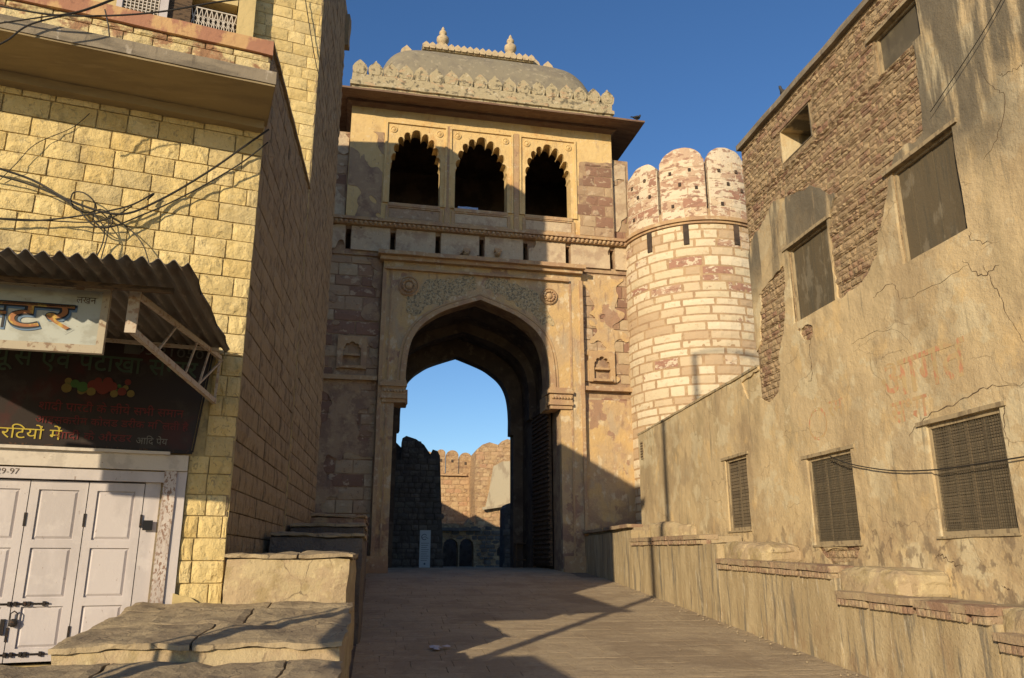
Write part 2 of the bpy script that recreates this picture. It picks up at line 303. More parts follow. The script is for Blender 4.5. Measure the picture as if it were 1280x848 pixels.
dark_mortar = mat('dark_mortar', [(.11, .095, .085)], [dict(c=(.06, .05, .045), s=2, lo=.45, hi=.62, f=.7)], [(4, .08)])
pale_plaster = mat('pale_plaster', [(.44, .38, .27)], [dict(c=(.3, .24, .17), s=(1.5, 1.5, .5), lo=.48, hi=.62, f=.8)], [(4, .03)])
road_mat = mat('road_mat', [(.26, .20, .135)], [dict(c=(.17, .125, .088), s=(.5, 1.2, 1), lo=.42, hi=.62, f=.8), dict(c=(.31, .23, .15), s=(1.2, 5, 1), lo=.5, hi=.66, f=.6), dict(c=(.10, .075, .055), s=(3, 16, 3), lo=.58, hi=.68, f=.6)], [(4, .03), (22, .012), (80, .005)])
slab_mat = mat('slab_mat', [(.41, .325, .215), (.40, .317, .21), (.42, .333, .222), (.41, .325, .215)],
    [dict(c=(.32, .25, .17), s=(.6, 1.4, 1), lo=.45, hi=.62, f=.75), dict(c=(.5, .41, .28), s=(3.5, 6, 1), lo=.53, hi=.66, f=.5), dict(c=(.2, .15, .10), s=(14, 22, 3), lo=.57, hi=.66, f=.6), dict(c=(.27, .205, .135), s=(.8, .5, 1), lo=.5, hi=.6, f=.5, seed=41), dict(c=(.5, .41, .29), s=30, lo=.62, hi=.68, f=.4)],
    [((5, 8, 5), .03), (20, .022), (70, .01)])
door_paint = mat('door_paint', [(.50, .46, .46)], [dict(c=(.42, .385, .385), s=(2, 2, .7), lo=.48, hi=.62, f=.7), dict(c=(.24, .18, .15), s=(24, 24, 9), lo=.66, hi=.70, f=.8), dict(c=(.56, .52, .51), s=4, lo=.55, hi=.68, f=.5)], [(30, .002), (8, .003)], rough=.6, spec=.35)
old_post = mat('old_post', [(.52, .47, .44)], [dict(c=(.22, .13, .09), s=(30, 30, 16), lo=.50, hi=.57, f=.9), dict(c=(.36, .3, .27), s=(6, 6, 1), lo=.5, hi=.6, f=.5)], [(40, .006), (12, .01)])
lintel_paint = mat('lintel_paint', [(.55, .50, .44)], [dict(c=(.2, .1, .07), s=(9, 9, 14), lo=.66, hi=.69, f=.9), dict(c=(.5, .42, .2), s=(1.6, 1.6, 2), lo=.62, hi=.64, f=.8), dict(c=(.4, .36, .32), s=4, lo=.5, hi=.62, f=.6)], [(20, .004)])
black_iron = mat('black_iron', [(.03, .026, .024)], [dict(c=(.12, .06, .035), s=30, lo=.55, hi=.65, f=.7)], [(60, .002)], rough=.6, metal=.5)
rust_steel = mat('rust_steel', [(.42, .36, .29)], [dict(c=(.28, .17, .11), s=(14, 14, 14), lo=.5, hi=.62, f=.8)], [(40, .002)], rough=.65)
zinc = mat('zinc', [(.13, .115, .10)], [dict(c=(.11, .08, .06), s=(5, 1.2, 5), lo=.48, hi=.62, f=.8), dict(c=(.28, .25, .22), s=(8, 2, 8), lo=.56, hi=.66, f=.5)], [(20, .004)], rough=.6, spec=.4)
sign_white = mat('sign_white', [(.36, .38, .35)], [dict(c=(.25, .25, .21), s=(3, 3, 4), lo=.5, hi=.64, f=.7), dict(c=(.22, .12, .07), s=(20, 20, 20), lo=.67, hi=.7, f=.7)], [(30, .001)], rough=.5)
sign_frame = mat('sign_frame', [(.36, .31, .23)], [dict(c=(.17, .1, .06), s=(10, 10, 10), lo=.55, hi=.63, f=.8)], [(30, .002)], rough=.6)
paint_black = mat('paint_black', [(.012, .012, .014)], rough=.5)
paint_orange = mat('paint_orange', [(.26, .10, .03)], [dict(c=(.42, .28, .05), s=6, lo=.5, hi=.6)], rough=.5)
paint_blue = mat('paint_blue', [(.09, .15, .24)], rough=.5)
banner_mat = mat('banner_mat', [(.026, .018, .016)], [dict(c=(.05, .014, .012), s=1.3, lo=.5, hi=.62, f=.8), dict(c=(.045, .035, .028), s=3, lo=.55, hi=.65, f=.6)], rough=.5)
txt_red = mat('txt_red', [(.13, .02, .018)], rough=.5)
txt_green = mat('txt_green', [(.045, .07, .045)], rough=.5)
txt_pale = mat('txt_pale', [(.08, .08, .07)], rough=.5)
txt_yellow = mat('txt_yellow', [(.42, .33, .05)], rough=.5)
txt_white = mat('txt_white', [(.16, .15, .13)], rough=.5)
fruit_red = mat('fruit_red', [(.14, .03, .02)], rough=.5); fruit_yellow = mat('fruit_yellow', [(.16, .12, .035)], rough=.5); fruit_green = mat('fruit_green', [(.05, .11, .03)], rough=.5)
glass_dusty = mat('glass_dusty', [(.10, .085, .06)], [dict(c=(.17, .145, .10), s=(1.4, 1.4, 1.4), lo=.45, hi=.62, f=.7), dict(c=(.07, .06, .045), s=(6, 6, .8), lo=.55, hi=.65, f=.6)], [(2, .004)], rough=.5, spec=.2)
board_grey = mat('board_grey', [(.115, .092, .06), (.13, .105, .07)], [dict(c=(.09, .08, .06), s=(7, 7, .6), lo=.48, hi=.62, f=.7), dict(c=(.22, .19, .14), s=(2.6, 2.6, 1.2), lo=.56, hi=.63, f=.5)], [(10, .01)], rough=.95, spec=.05)
shutter_wood = mat('shutter_wood', [(.13, .10, .065), (.16, .125, .08), (.105, .08, .053)], [dict(c=(.08, .065, .045), s=(9, 9, 1), lo=.5, hi=.62, f=.7)], [(20, .006)])
frame_wood = mat('frame_wood', [(.33, .26, .16)], [dict(c=(.17, .13, .085), s=(9, 9, 3), lo=.5, hi=.62, f=.8)], [(20, .008)])
mesh_wire = mat('mesh_wire', [(.10, .085, .06)], rough=.6)
crack_dark = mat('crack_dark', [(.10, .07, .045)])
cable_mat = mat('cable_mat', [(.03, .027, .024)], rough=.6)
red_faded = mat('red_faded', [(.47, .23, .135)], [dict(c=(.45, .335, .175), s=(14, 14, 5), lo=.42, hi=.53, f=1.0), dict(c=(.44, .325, .17), s=2.6, lo=.48, hi=.6, f=.8, seed=8)], [(24, .006)])
blue_board = mat('blue_board', [(.52, .62, .70)], rough=.5)
bird_mat = mat('bird_mat', [(.05, .05, .055)], rough=.7)
wood_dark = mat('wood_dark', [(.12, .08, .05)], [dict(c=(.05, .035, .025), s=(4, 4, 20), lo=.5, hi=.6)], [(20, .005)])
cloth_blue = mat('cloth_blue', [(.30, .42, .66)], [], [(10, .02)])
litter_mat = mat('litter_mat', [(.5, .46, .48)], rough=.5)
terrace = mat('terrace', [(.2, .16, .12)], [dict(c=(.13, .1, .08), s=1, lo=.4, hi=.6)])

# ---------------------------------------------------------------- stones
def stone_variants(kind, mats, n=7, seed=1):
    out = []
    for k in range(n):
        r = random.Random(seed * 100 + k); b = MB(); m = mats
        if kind == 'rock': nx, ny, d0, dj, cha = 5, 3, .006, .024, .05
        elif kind == 'flat': nx, ny, d0, dj, cha = 3, 2, .012, .010, .03
        elif kind == 'rubble': nx, ny, d0, dj, cha = 3, 2, .008, .016, .12
        elif kind == 'cast': nx, ny, d0, dj, cha = 4, 2, .010, .016, .02
        elif kind == 'slab': nx, ny, d0, dj, cha = 3, 2, .003, .006, .012
        jit = .10 if kind == 'rubble' else (.02 if kind in ('flat', 'rock') else .008)
        vs = []; fs = []
        cor = [(1 - r.random() * jit * 2) for _ in range(4)]
        for j in range(ny + 1):
            for i in range(nx + 1):
                x = -.5 + i / nx; z = -.5 + j / ny
                edge = i in (0, nx) or j in (0, ny)
                if edge:
                    y = r.random() * d0 * .5
                    if i in (0, nx) and j in (0, ny):
                        c = cor[(i > 0) * 2 + (j > 0)]; x *= c; z *= c; y += d0 * .3
                    elif i in (0, nx): x *= 1 - r.random() * jit
                    else: z *= 1 - r.random() * jit
                else:
                    y = -d0 - r.random() * dj
                    x += (r.random() - .5) * .5 / nx; z += (r.random() - .5) * .5 / ny
                vs.append((x, y, z))
        W = nx + 1
        for j in range(ny):
            for i in range(nx):
                a = j * W + i; q = (a, a + 1, a + W + 1, a + W)
                fs += [(q[0], q[1], q[2]), (q[0], q[2], q[3])] if r.random() < .5 else [(q[0], q[1], q[3]), (q[1], q[2], q[3])]
        ring = [i for i in range(W)] + [j * W + nx for j in range(1, ny + 1)] + [ny * W + i for i in range(nx - 1, -1, -1)] + [j * W for j in range(ny - 1, 0, -1)]
        base = len(vs); dep = .12
        for i in ring: vs.append((vs[i][0], dep, vs[i][2]))
        L = len(ring)
        for q in range(L):
            a, c = ring[q], ring[(q + 1) % L]; fs.append((a, base + q, base + (q + 1) % L, c))
        b.add(vs, fs); out.append(b.mesh('block', m, fix=True))
    return out

def rows(u0, u1, v0, v1, rh, wr, rng, joint=.012, jh=0.0, keep=None):
    out = []; v = v0
    while v < v1 - .03:
        h = min(rh * (1 + rng.uniform(-jh, jh)), v1 - v)
        u = u0 - rng.random() * wr[0]
        while u < u1:
            wd = rng.uniform(*wr); a, b2 = max(u, u0), min(u + wd, u1)
            if b2 - a > .06:
                rc = (a + joint / 2, b2 - joint / 2, v + joint / 2, v + h - joint / 2)
                if keep is None or keep((a + b2) / 2, v + h / 2, rc): out.append(rc)
            u += wd
        v += h
    return out

def place(parent, rects, var, name, M=Matrix.Identity(4), limit=300, rng=None, yj=.01, y=0.0, tilt=0.0, lab=None):
    """lays stones: the ones that show largest are objects, the rest are joined"""
    rng = rng or random.Random(3)
    PW = parent.matrix_basis
    items = []
    for r in rects:
        loc = M @ Vector(((r[0] + r[1]) / 2, y, (r[2] + r[3]) / 2)); wl = PW @ loc
        items.append(((r[1] - r[0]) * (r[3] - r[2]) / max(wl.length_squared, 1), r))
    items.sort(key=lambda t: -t[0])
    rest = MB(); n = 0
    for k, (sz, r) in enumerate(items):
        T = M @ Matrix.Translation(((r[0] + r[1]) / 2, y + rng.uniform(-yj, yj), (r[2] + r[3]) / 2)) @ Matrix.Rotation(rng.uniform(-tilt, tilt), 4, 'Y') @ Matrix.Diagonal((r[1] - r[0], 1, r[3] - r[2], 1))
        if rng.random() < .5: T = T @ Matrix.Rotation(math.pi, 4, 'Y')
        me = rng.choice(var)
        if k < limit:
            link_mesh(name, me, parent, T)
        else:
            rest.add([tuple(v.co) for v in me.vertices], [tuple(p.vertices) for p in me.polygons], T)
    if rest.v:
        o = rest.build(name + '_field', var[0].materials[0], parent, fix=False); o['kind'] = 'stuff'
V_yellow = stone_variants('rock', yellow_stone, 8, 1); V_soiled = stone_variants('rock', yellow_soiled, 6, 2)
V_cast = stone_variants('cast', roughcast, 6, 3); V_rubble = stone_variants('rubble', rubble, 10, 4)
V_ashlar = stone_variants('flat', ashlar, 6, 5); V_far = stone_variants('rubble', far_stone, 6, 6)
V_dark = stone_variants('rubble', dark_stone, 8, 7); V_slab = stone_variants('slab', slab_mat, 8, 8); V_yplain = stone_variants('flat', yellow_stone, 6, 9)

# ---------------------------------------------------------------- clipped sheets (broken plaster)
def sheet(u0, u1, v0, v1, step, Fn, holes=(), thick=.03, disp=None):
    us = [u0 + (u1 - u0) * i / max(1, round((u1 - u0) / step)) for i in range(max(1, round((u1 - u0) / step)) + 1)]
    vs = [v0 + (v1 - v0) * i / max(1, round((v1 - v0) / step)) for i in range(max(1, round((v1 - v0) / step)) + 1)]
    for h in holes:
        for e in (h[0], h[1]):
            if u0 < e < u1: us = [x for x in us if abs(x - e) > step * .35]; us.append(e)
        for e in (h[2], h[3]):
            if v0 < e < v1: vs = [x for x in vs if abs(x - e) > step * .35]; vs.append(e)
    us.sort(); vs.sort()
    val = {}
    def fv(i, j):
        if (i, j) not in val: val[(i, j)] = Fn(us[i], vs[j])
        return val[(i, j)]
    P = {}; verts = []; faces = []
    def vid(u, v):
        k = (round(u, 4), round(v, 4))
        if k not in P:
            P[k] = len(verts); verts.append((u, (disp(u, v) if disp else 0.0), v))
        return P[k]
    for i in range(len(us) - 1):
        for j in range(len(vs) - 1):
            cu, cv = (us[i] + us[i + 1]) / 2, (vs[j] + vs[j + 1]) / 2
            if any(h[0] < cu < h[1] and h[2] < cv < h[3] for h in holes): continue
            q = [(us[i], vs[j], fv(i, j)), (us[i + 1], vs[j], fv(i + 1, j)), (us[i + 1], vs[j + 1], fv(i + 1, j + 1)), (us[i], vs[j + 1], fv(i, j + 1))]
            if all(p[2] <= 0 for p in q): continue
            if any(p[2] <= 0 for p in q):
                o = []
                for a in range(4):
                    p, n = q[a], q[(a + 1) % 4]
                    if p[2] > 0: o.append(p)
                    if (p[2] > 0) != (n[2] > 0):
                        t = p[2] / (p[2] - n[2]); o.append((p[0] + (n[0] - p[0]) * t, p[1] + (n[1] - p[1]) * t, 0))
                q = o
            ids = []
            for p in q:
                d = vid(p[0], p[1])
                if d not in ids: ids.append(d)
            if len(ids) > 2: faces.append(tuple(ids))
    cnt = {}
    for f in faces:
        for a in range(len(f)):
            e = (f[a], f[(a + 1) % len(f)]); k = tuple(sorted(e)); cnt.setdefault(k, []).append(e)
    back = {}
    nv = list(verts)
    for k, es in cnt.items():
        if len(es) == 1:
            a, b = es[0]
            for x in (a, b):
                if x not in back: back[x] = len(nv); nv.append(verts[x]); nv.append((verts[x][0], verts[x][1] + thick, verts[x][2]))
            faces.append((back[b], back[a], back[a] + 1, back[b] + 1))
    m = MB(); m.v = nv; m.f = faces; return m
def poly_sd(poly):
    def f(u, v):
        d = 1e9; ins = False; n = len(poly)
        for i in range(n):
            x1, y1 = poly[i]; x2, y2 = poly[(i + 1) % n]
            ex, ey = x2 - x1, y2 - y1; t = max(0, min(1, ((u - x1) * ex + (v - y1) * ey) / (ex * ex + ey * ey + 1e-9)))
            d = min(d, math.hypot(u - x1 - ex * t, v - y1 - ey * t))
            if (y1 > v) != (y2 > v) and u < (x2 - x1) * (v - y1) / (y2 - y1) + x1: ins = not ins
        return -d if ins else d
    return f
def fbm(u, v, s, seed=0.0):
    return noise.noise(Vector((u * s + seed, v * s, seed))) + .5 * noise.noise(Vector((u * s * 2.3, v * s * 2.3 + seed, 3.1))) + .25 * noise.noise(Vector((u * s * 5, v * s * 5, seed + 9)))

# ---------------------------------------------------------------- writing
def text_mesh(body, size, mat_, extrude=.004, bold=0.0, clip=None):
    cu = bpy.data.curves.new('txt', 'FONT'); cu.body = body; cu.size = size; cu.extrude = extrude; cu.offset = bold; cu.resolution_u = 3
    o = bpy.data.objects.new('txt', cu); C.objects.link(o)
    bpy.context.view_layer.update()
    me = bpy.data.meshes.new_from_object(o.evaluated_get(bpy.context.evaluated_depsgraph_get()))
    bpy.data.objects.remove(o); bpy.data.curves.remove(cu)
    if clip is not None:
        bm = bmesh.new(); bm.from_mesh(me)
        xs = [v.co.x for v in bm.verts]; cx = min(xs) + (max(xs) - min(xs)) * clip
        bmesh.ops.bisect_plane(bm, geom=bm.verts[:] + bm.edges[:] + bm.faces[:], plane_co=(cx, 0, 0), plane_no=(1, 0, 0), clear_outer=True)
        bm.to_mesh(me); bm.free()
    me.materials.clear(); me.materials.append(mat_); me.name = 'lettering'; return me
RX = Matrix.Rotation(math.pi / 2, 4, 'X')       # text plane x-y -> x-z, facing -y
def put_text(parts, size, mat_, parent, x, y, z, M=Matrix.Identity(4), extrude=.004, bold=0.0, fit=None, name='lettering', rot=0.0, conform=None):
    """parts: list of strings or (string, clip fraction); laid one after another; fit = total width"""
    ms = []; wx = 0
    for p in parts:
        s, cl = (p, None) if isinstance(p, str) else p
        if s == ' ': wx += size * .28; continue
        me = text_mesh(s, size, mat_, extrude, bold, cl)
        xs = [v.co.x for v in me.vertices]
        if not xs: continue
        ms.append((me, wx - min(xs))); wx += max(xs) - min(xs) - size * .006
    k = fit / wx if fit else 1.0
    out = MB()
    for me, dx in ms:
        n = len(out.v)
        for v in me.vertices: out.v.append(((v.co.x + dx) * k, v.co.y, v.co.z))
        out.f += [tuple(i + n for i in pl.vertices) for pl in me.polygons]
        bpy.data.meshes.remove(me)
    T = M @ Matrix.Translation((x, y, z)) @ Matrix.Rotation(rot, 4, 'Y') @ RX
    if conform:
        out.v = [(p[0], p[1], p[2] - conform(x + p[0], z + p[1])) for p in out.v]
    return out.build(name, mat_, parent, T, fix=False)

def smooth_curve(pts, n=6):
    out = []; P = [pts[0]] + list(pts) + [pts[-1]]
    for i in range(1, len(P) - 2):
        for k in range(n):
            t = k / n; a, b, c, d = (Vector(P[i - 1]), Vector(P[i]), Vector(P[i + 1]), Vector(P[i + 2]))
            out.append(tuple(.5 * ((2 * b) + (c - a) * t + (2 * a - 5 * b + 4 * c - d) * t * t + (-a + 3 * b - 3 * c + d) * t ** 3)))
    out.append(tuple(pts[-1])); return out

# ================================================================ GROUND
g = MB(); ys = [-60, -20, 0, 6, 10, 14, 18, 22, 26, 28, 29, 30, 31, 32, 33, 36, 45, 60, 90, 200, 900]
xs = [-900, -60, -8, -.3, 2, 4, 6, 7.75, 12, 60, 900]
vs = [(x, y, sp_z(y) - .03) for y in ys for x in xs]
fs = [(j * len(xs) + i, j * len(xs) + i + 1, (j + 1) * len(xs) + i + 1, (j + 1) * len(xs) + i) for j in range(len(ys) - 1) for i in range(len(xs) - 1)]
o = g.add(vs, fs).build('ground', road_mat, fix=False); tag(o, kind='structure')
road = empty('road', (0, 0, 0)); road['kind'] = 'structure'
# paving laid on the slope
rs = random.Random(5)
M0 = Matrix.Translation((0, 0, -2.74)) @ Matrix.Rotation(math.atan(.078), 4, 'X') @ Matrix.Rotation(-math.pi / 2, 4, 'X')
k0 = 1 / math.cos(math.atan(.078))
rc = rows(-.3, 7.75, 9.5 * k0, 28 * k0, .42, (.6, 1.5), rs, .005, .25)
place(road, rc, V_slab, 'paving_slab', M0, 300, rs, .002, .003)
tb = MB()
rc = rows(-1.6, 7.0, 28.0, 40, .42, (.6, 1.5), rs, .005, .2)
for a, b, c, d in rc:
    z0, z1 = sp_z(c) - .004, sp_z(d) - .004; dz = rs.uniform(-.004, .004)
    tb.add([(a, c, z0 + dz), (b, c, z0 + dz), (b, d, z1 + dz), (a, d, z1 + dz), (a, c, z0 - .03), (b, c, z0 - .03), (b, d, z1 - .03), (a, d, z1 - .03)],
           [(0, 1, 2, 3), (0, 4, 5, 1), (1, 5, 6, 2), (2, 6, 7, 3), (3, 7, 4, 0)])
o = tb.build('paving_slab_field', slab_mat, road); o['kind'] = 'stuff'
lt = MB(); r = random.Random(2)
for k in range(5):
    x = 1.15 + r.uniform(-.2, .2); y = 15.3 + r.uniform(-.15, .15); z = sp_z(y) + .02; a = r.random() * 3
    pts = [(x + .12 * math.cos(a + q * 1.26) * r.uniform(.5, 1), y + .1 * math.sin(a + q * 1.26) * r.uniform(.5, 1), z + r.uniform(0, .04)) for q in range(5)]
    lt.add(pts + [(x, y, z + .05)], [(q, (q + 1) % 5, 5) for q in range(5)])
pb = MB()
for k in range(160):
    e_ = r.random() < .7
    y = r.uniform(12.5, 29); x = (7.72 - abs(r.gauss(0, .22))) if e_ else (-.25 + abs(r.gauss(0, .2)) if r.random() < .5 else r.uniform(0, 7.5)); q = r.uniform(.012, .035); z = sp_z(y) + .012
    ring = [(x + q * math.cos(a * 1.257 + k) * r.uniform(.7, 1.2), y + q * math.sin(a * 1.257 + k) * r.uniform(.7, 1.2), z) for a in range(5)]
    pb.add(ring + [(x, y, z + q * .9)], [(a, (a + 1) % 5, 5) for a in range(5)])
o = pb.build('pebbles', ledge_top, fix=False); tag(o, 'scattered pebbles and grit along the foot of the walls', 'grit', kind='stuff')
o = lt.build('litter', litter_mat); tag(o, 'small crumpled scrap of pale plastic litter lying on the paving', 'litter')

# ================================================================ FORT GATE
gate = empty('fort_gate', (GO[0], GO[1], 0), GA, 'tall sandstone fort gate with pointed archway, arched gallery and vaulted roof', 'gate')
CX = 1.75
half_arch = [(2.84, 6.55), (2.84, 7.05), (2.79, 7.7), (2.68, 8.25), (2.48, 8.7), (2.2, 9.05), (1.85, 9.33), (1.43, 9.6), (.75, 9.88), (0, 10.15)]
def arch_loop(cx, hw, sx, zs, dz, jamb=None, zb=-1.0, zj=None, grow=0.0):
    """pointed arch opening: hw scale factor, z scale; jamb half width below zj"""
    h = smooth_curve([(p[0] * sx + grow * (1 if p[0] > .2 else 0), zs + (p[1] - 6.55) * dz + grow * (0 if p[1] < 6.6 else min(1, (p[1] - 6.55) / 1.5))) for p in half_arch], 3)
    R = [(cx + x, z) for x, z in h]; Lh = [(cx - x, z) for x, z in h[::-1][1:]]
    j = jamb if jamb else h[0][0]
    zz = zj if zj else zs
    low_r = [(cx + j, zb), (cx + j, zz), (cx + h[0][0], zz + .02)] if jamb else [(cx + h[0][0], zb)]
    low_l = [(cx - h[0][0], zz + .02), (cx - j, zz), (cx - j, zb)] if jamb else [(cx - h[0][0], zb)]
    return low_r + R + Lh + low_l
def bay(loop, x0, x1, z0, z1):
    """rectangle with an opening that reaches its bottom edge -> one outline"""
    return [(x0, z0)] + [(loop[-1][0], z0)] + [p for p in loop[::-1][1:-1]] + [(loop[0][0], z0), (x1, z0), (x1, z1), (x0, z1)]
front = arch_loop(CX, 1, 1, 6.55, 1, 3.25, -1.0, 6.1)
b = MB(); b.prism([bay(front, -8.5, 8.3, -1, 11.6)], .28, 1.3); b.build('wall', gate_mortar, gate)
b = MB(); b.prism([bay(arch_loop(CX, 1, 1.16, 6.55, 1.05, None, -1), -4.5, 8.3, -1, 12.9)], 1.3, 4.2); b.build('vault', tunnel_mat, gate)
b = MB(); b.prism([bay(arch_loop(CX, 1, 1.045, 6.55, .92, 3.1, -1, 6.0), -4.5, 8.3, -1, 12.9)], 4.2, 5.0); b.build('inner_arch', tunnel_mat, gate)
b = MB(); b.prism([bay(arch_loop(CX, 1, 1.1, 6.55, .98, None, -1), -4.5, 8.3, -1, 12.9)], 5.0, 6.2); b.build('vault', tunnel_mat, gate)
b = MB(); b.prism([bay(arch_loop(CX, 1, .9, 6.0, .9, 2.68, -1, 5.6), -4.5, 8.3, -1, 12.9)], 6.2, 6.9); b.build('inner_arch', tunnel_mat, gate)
# framed plaster panel round the arch, with its moulded ring
b = MB(); b.prism([bay(front, -2.1, 5.95, -1, 11.5)], 0.0, .28); panel = b.build('arch_panel', gate_plaster, gate)
ringo = [(p[0], p[1]) for p in arch_loop(CX, 1, 1.075, 6.4, 1.045, None, 6.2)]
ringi = [(p[0], p[1]) for p in arch_loop(CX, 1, 1.0, 6.4, 1.0, None, 6.2)]
def arch_band(pi, po, y0, y1):
    m = MB(); n = len(pi); vs = []
    for y in (y0, y1):
        for p in pi: vs.append((p[0], y, p[1]))
        for p in po: vs.append((p[0], y, p[1]))
    fs = []
    for i in range(n - 1):
        fs.append((i, i + 1, n + i + 1, n + i)); fs.append((n + i, n + i + 1, 3 * n + i + 1, 3 * n + i)); fs.append((i, 2 * n + i, 2 * n + i + 1, i + 1))
    fs += [(0, n, 3 * n, 2 * n), (n - 1, 2 * n - 1, 4 * n - 1, 3 * n - 1)]
    m.add(vs, fs); return m
arch_band(ringi, ringo, -.05, .05).build('arch_moulding', gate_trim, gate)
ro2 = arch_loop(CX, 1, 1.115, 6.4, 1.07, None, 6.2); ri2 = arch_loop(CX, 1, 1.088, 6.4, 1.053, None, 6.2)
arch_band(ri2, ro2, -.035, .05).build('arch_moulding', gate_trim, gate)
b = MB()
for x0, x1, yy in ((-2.12, -1.98, -.06), (-1.80, -1.74, -.03), (5.86, 5.99, -.06), (5.42, 5.50, -.03)):
    b = MB(); b.rbox(x0, x1, yy, .1, -.6, 11.1, .5, .012, x0); b.build('pilaster_strip', gate_trim, gate)
# capitals at the springing
for sx, nm in ((-1, 'capital'), (1, 'capital')):
    xi = CX + sx * 2.84; xo = CX + sx * 3.68
    a0, a1 = min(xi, xo), max(xi, xo)
    b = MB()
    for k, (zz, hh, ex) in enumerate(((5.72, .14, .04), (5.86, .12, .12), (5.98, .34, .06), (6.32, .14, .16), (6.46, .1, .08))):
        b.rbox(a0 - ex * .8, a1 + ex * .3, -ex - .05, .9, zz, zz + hh, .25, .012, k)
    cp = b.build('capital', gate_trim, gate)
    for k in range(7):
        b = MB(); xx = a0 + .06 + k * .12
        b.lathe([(.02, 0), (.055, .03), (.05, .07), (.015, .09)], (xx, -.1, 6.15), 8, 'y', None); b.build('leaf_knob', gate_trim, cp)
    b = MB(); b.rbox(xi - .12 if sx > 0 else xi - .25, xi + .25 if sx > 0 else xi + .12, .3, 1.25, 5.75, 6.3, .25, .02, 4); b.build('bracket', gate_trim, gate)
# spandrel inlay and rosettes
def spandrel(side):
    # mosaic of faded mineral dots above the haunch
    pl = [(CX + side * p[0], p[1]) for p in ((.12, 10.42), (1.0, 10.15), (1.9, 9.7), (2.55, 9.1), (2.95, 9.25), (2.9, 9.9), (2.3, 10.45), (1.5, 10.85), (.3, 11.0))]
    f = poly_sd(pl)
    lo = min(p[0] for p in pl) - .3; hi = max(p[0] for p in pl) + .3
    sheet(lo, hi, 9.0, 11.05, .07, lambda u, v: min(-f(u, v) + fbm(u, v, 1.6, 4) * .25, 1), thick=.02, disp=lambda u, v: -.012).build('inlay_panel', MATS['inlay'], gate)
mat('inlay', [(.41, .31, .17)], [dict(c=(.18, .155, .105), s=11, lo=.50, hi=.54, f=.9, det=2), dict(c=(.42, .28, .12), s=1.4, lo=.5, hi=.62, f=.6), dict(c=(.5, .44, .3), s=15, lo=.56, hi=.6, f=.7, det=2, seed=9)], [(14, .02)])
spandrel(-1); spandrel(1)
for px, py, rr in ((511, 358, .42), (686, 371, .36)):
    s, z = gp(px, py)
    b = MB(); b.lathe([(rr, 0), (rr, .05), (rr * .86, .1), (rr * .78, .05), (rr * .7, .05), (rr * .62, .12), (rr * .45, .1), (rr * .4, .06), (rr * .3, .12), (rr * .12, .16)], (s, 0, z), 28, 'y')
    ro = b.build('rosette', gate_trim, gate, smooth=False)
    for q in range(12):
        a = q * math.pi / 6; m = MB(); m.lathe([(.035, 0), (.045, .03), (.02, .06)], (s + rr * .55 * math.cos(a), -.1, z + rr * .55 * math.sin(a)), 6, 'y'); m.build('petal', gate_trim, ro)
# lintel mouldings
b = MB(); b.rbox(-2.35, 6.05, -.42, .25, 11.52, 11.68, .35, .02, 2); b.build('lintel_moulding', gate_trim, gate)
b = MB(); b.rbox(-2.25, 5.95, -.24, .25, 11.36, 11.515, .35, .012, 3); b.build('lintel_moulding', gate_trim, gate)
b = MB(); b.rbox(-2.05, 5.4, -.16, .2, 11.0, 11.10, .35, .012, 5); b.build('lintel_moulding', gate_trim, gate)
# band with slots under the string course
sl = []
for px in (434.7, 491, 548, 603, 658, 711, 766):
    s, _ = gp(px, 305); sl.append(s)
b = MB(); b.prism([[(-8.5, 11.6), (8.3, 11.6), (8.3, 12.8), (-8.5, 12.8)]] + [[(s - .09, 11.82), (s + .09, 11.82), (s + .09, 12.66), (s - .09, 12.66)] for s in sl], .2, .75)
b.build('slotted_band', gate_mortar, gate)
MB().box(-5, 8.2, .9, 1.0, 11.65, 12.8).build('slot_backing', dark_inside, gate)
edges = [-4.6] + sl + [8.15]; rp = random.Random(21)
for i in range(len(edges) - 1):
    a, c = edges[i] + .12, edges[i + 1] - .12
    if c - a < .1: continue
    sd = i * 3.7
    sheet(a, c, 11.78, 12.78, .07, lambda u, v: .55 + fbm(u, v, .9, sd) - .5 * max(0, (12.0 - v) * 2), thick=.06, disp=lambda u, v: .1 + .01 * fbm(u, v, 3)).build('band_plaster', patch_plaster, gate)
for px in (583, 622):
    s, z = gp(px, 318); b = MB(); b.lathe([(.11, 0), (.13, .12), (.09, .22), (.11, .3), (.05, .36)], (s, .15, z + .02), 8, 'y'); b.rbox(s - .14, s + .14, -.16, .2, z + .08, z + .2, .1, .01, px); b.build('water_spout', gate_trim, gate)
# string course
b = MB(); b.rbox(-8.5, 8.15, -.18, .4, 12.96, 13.08, .4, .012, 7); b.build('string_course', gate_trim, gate)
b = MB(); b.rbox(-8.5, 8.15, -.06, .4, 12.80, 12.96, .4, .012, 8); b.build('string_course', gate_trim, gate)
bd = MB()
k = -4.6
while k < 8.1:
    bd.lathe([(.07, 0), (.08, .04), (.03, .09)], (k, -.07, 12.88), 6, 'y'); k += .19
o = bd.build('bead_row', gate_trim, gate); o['kind'] = 'stuff'
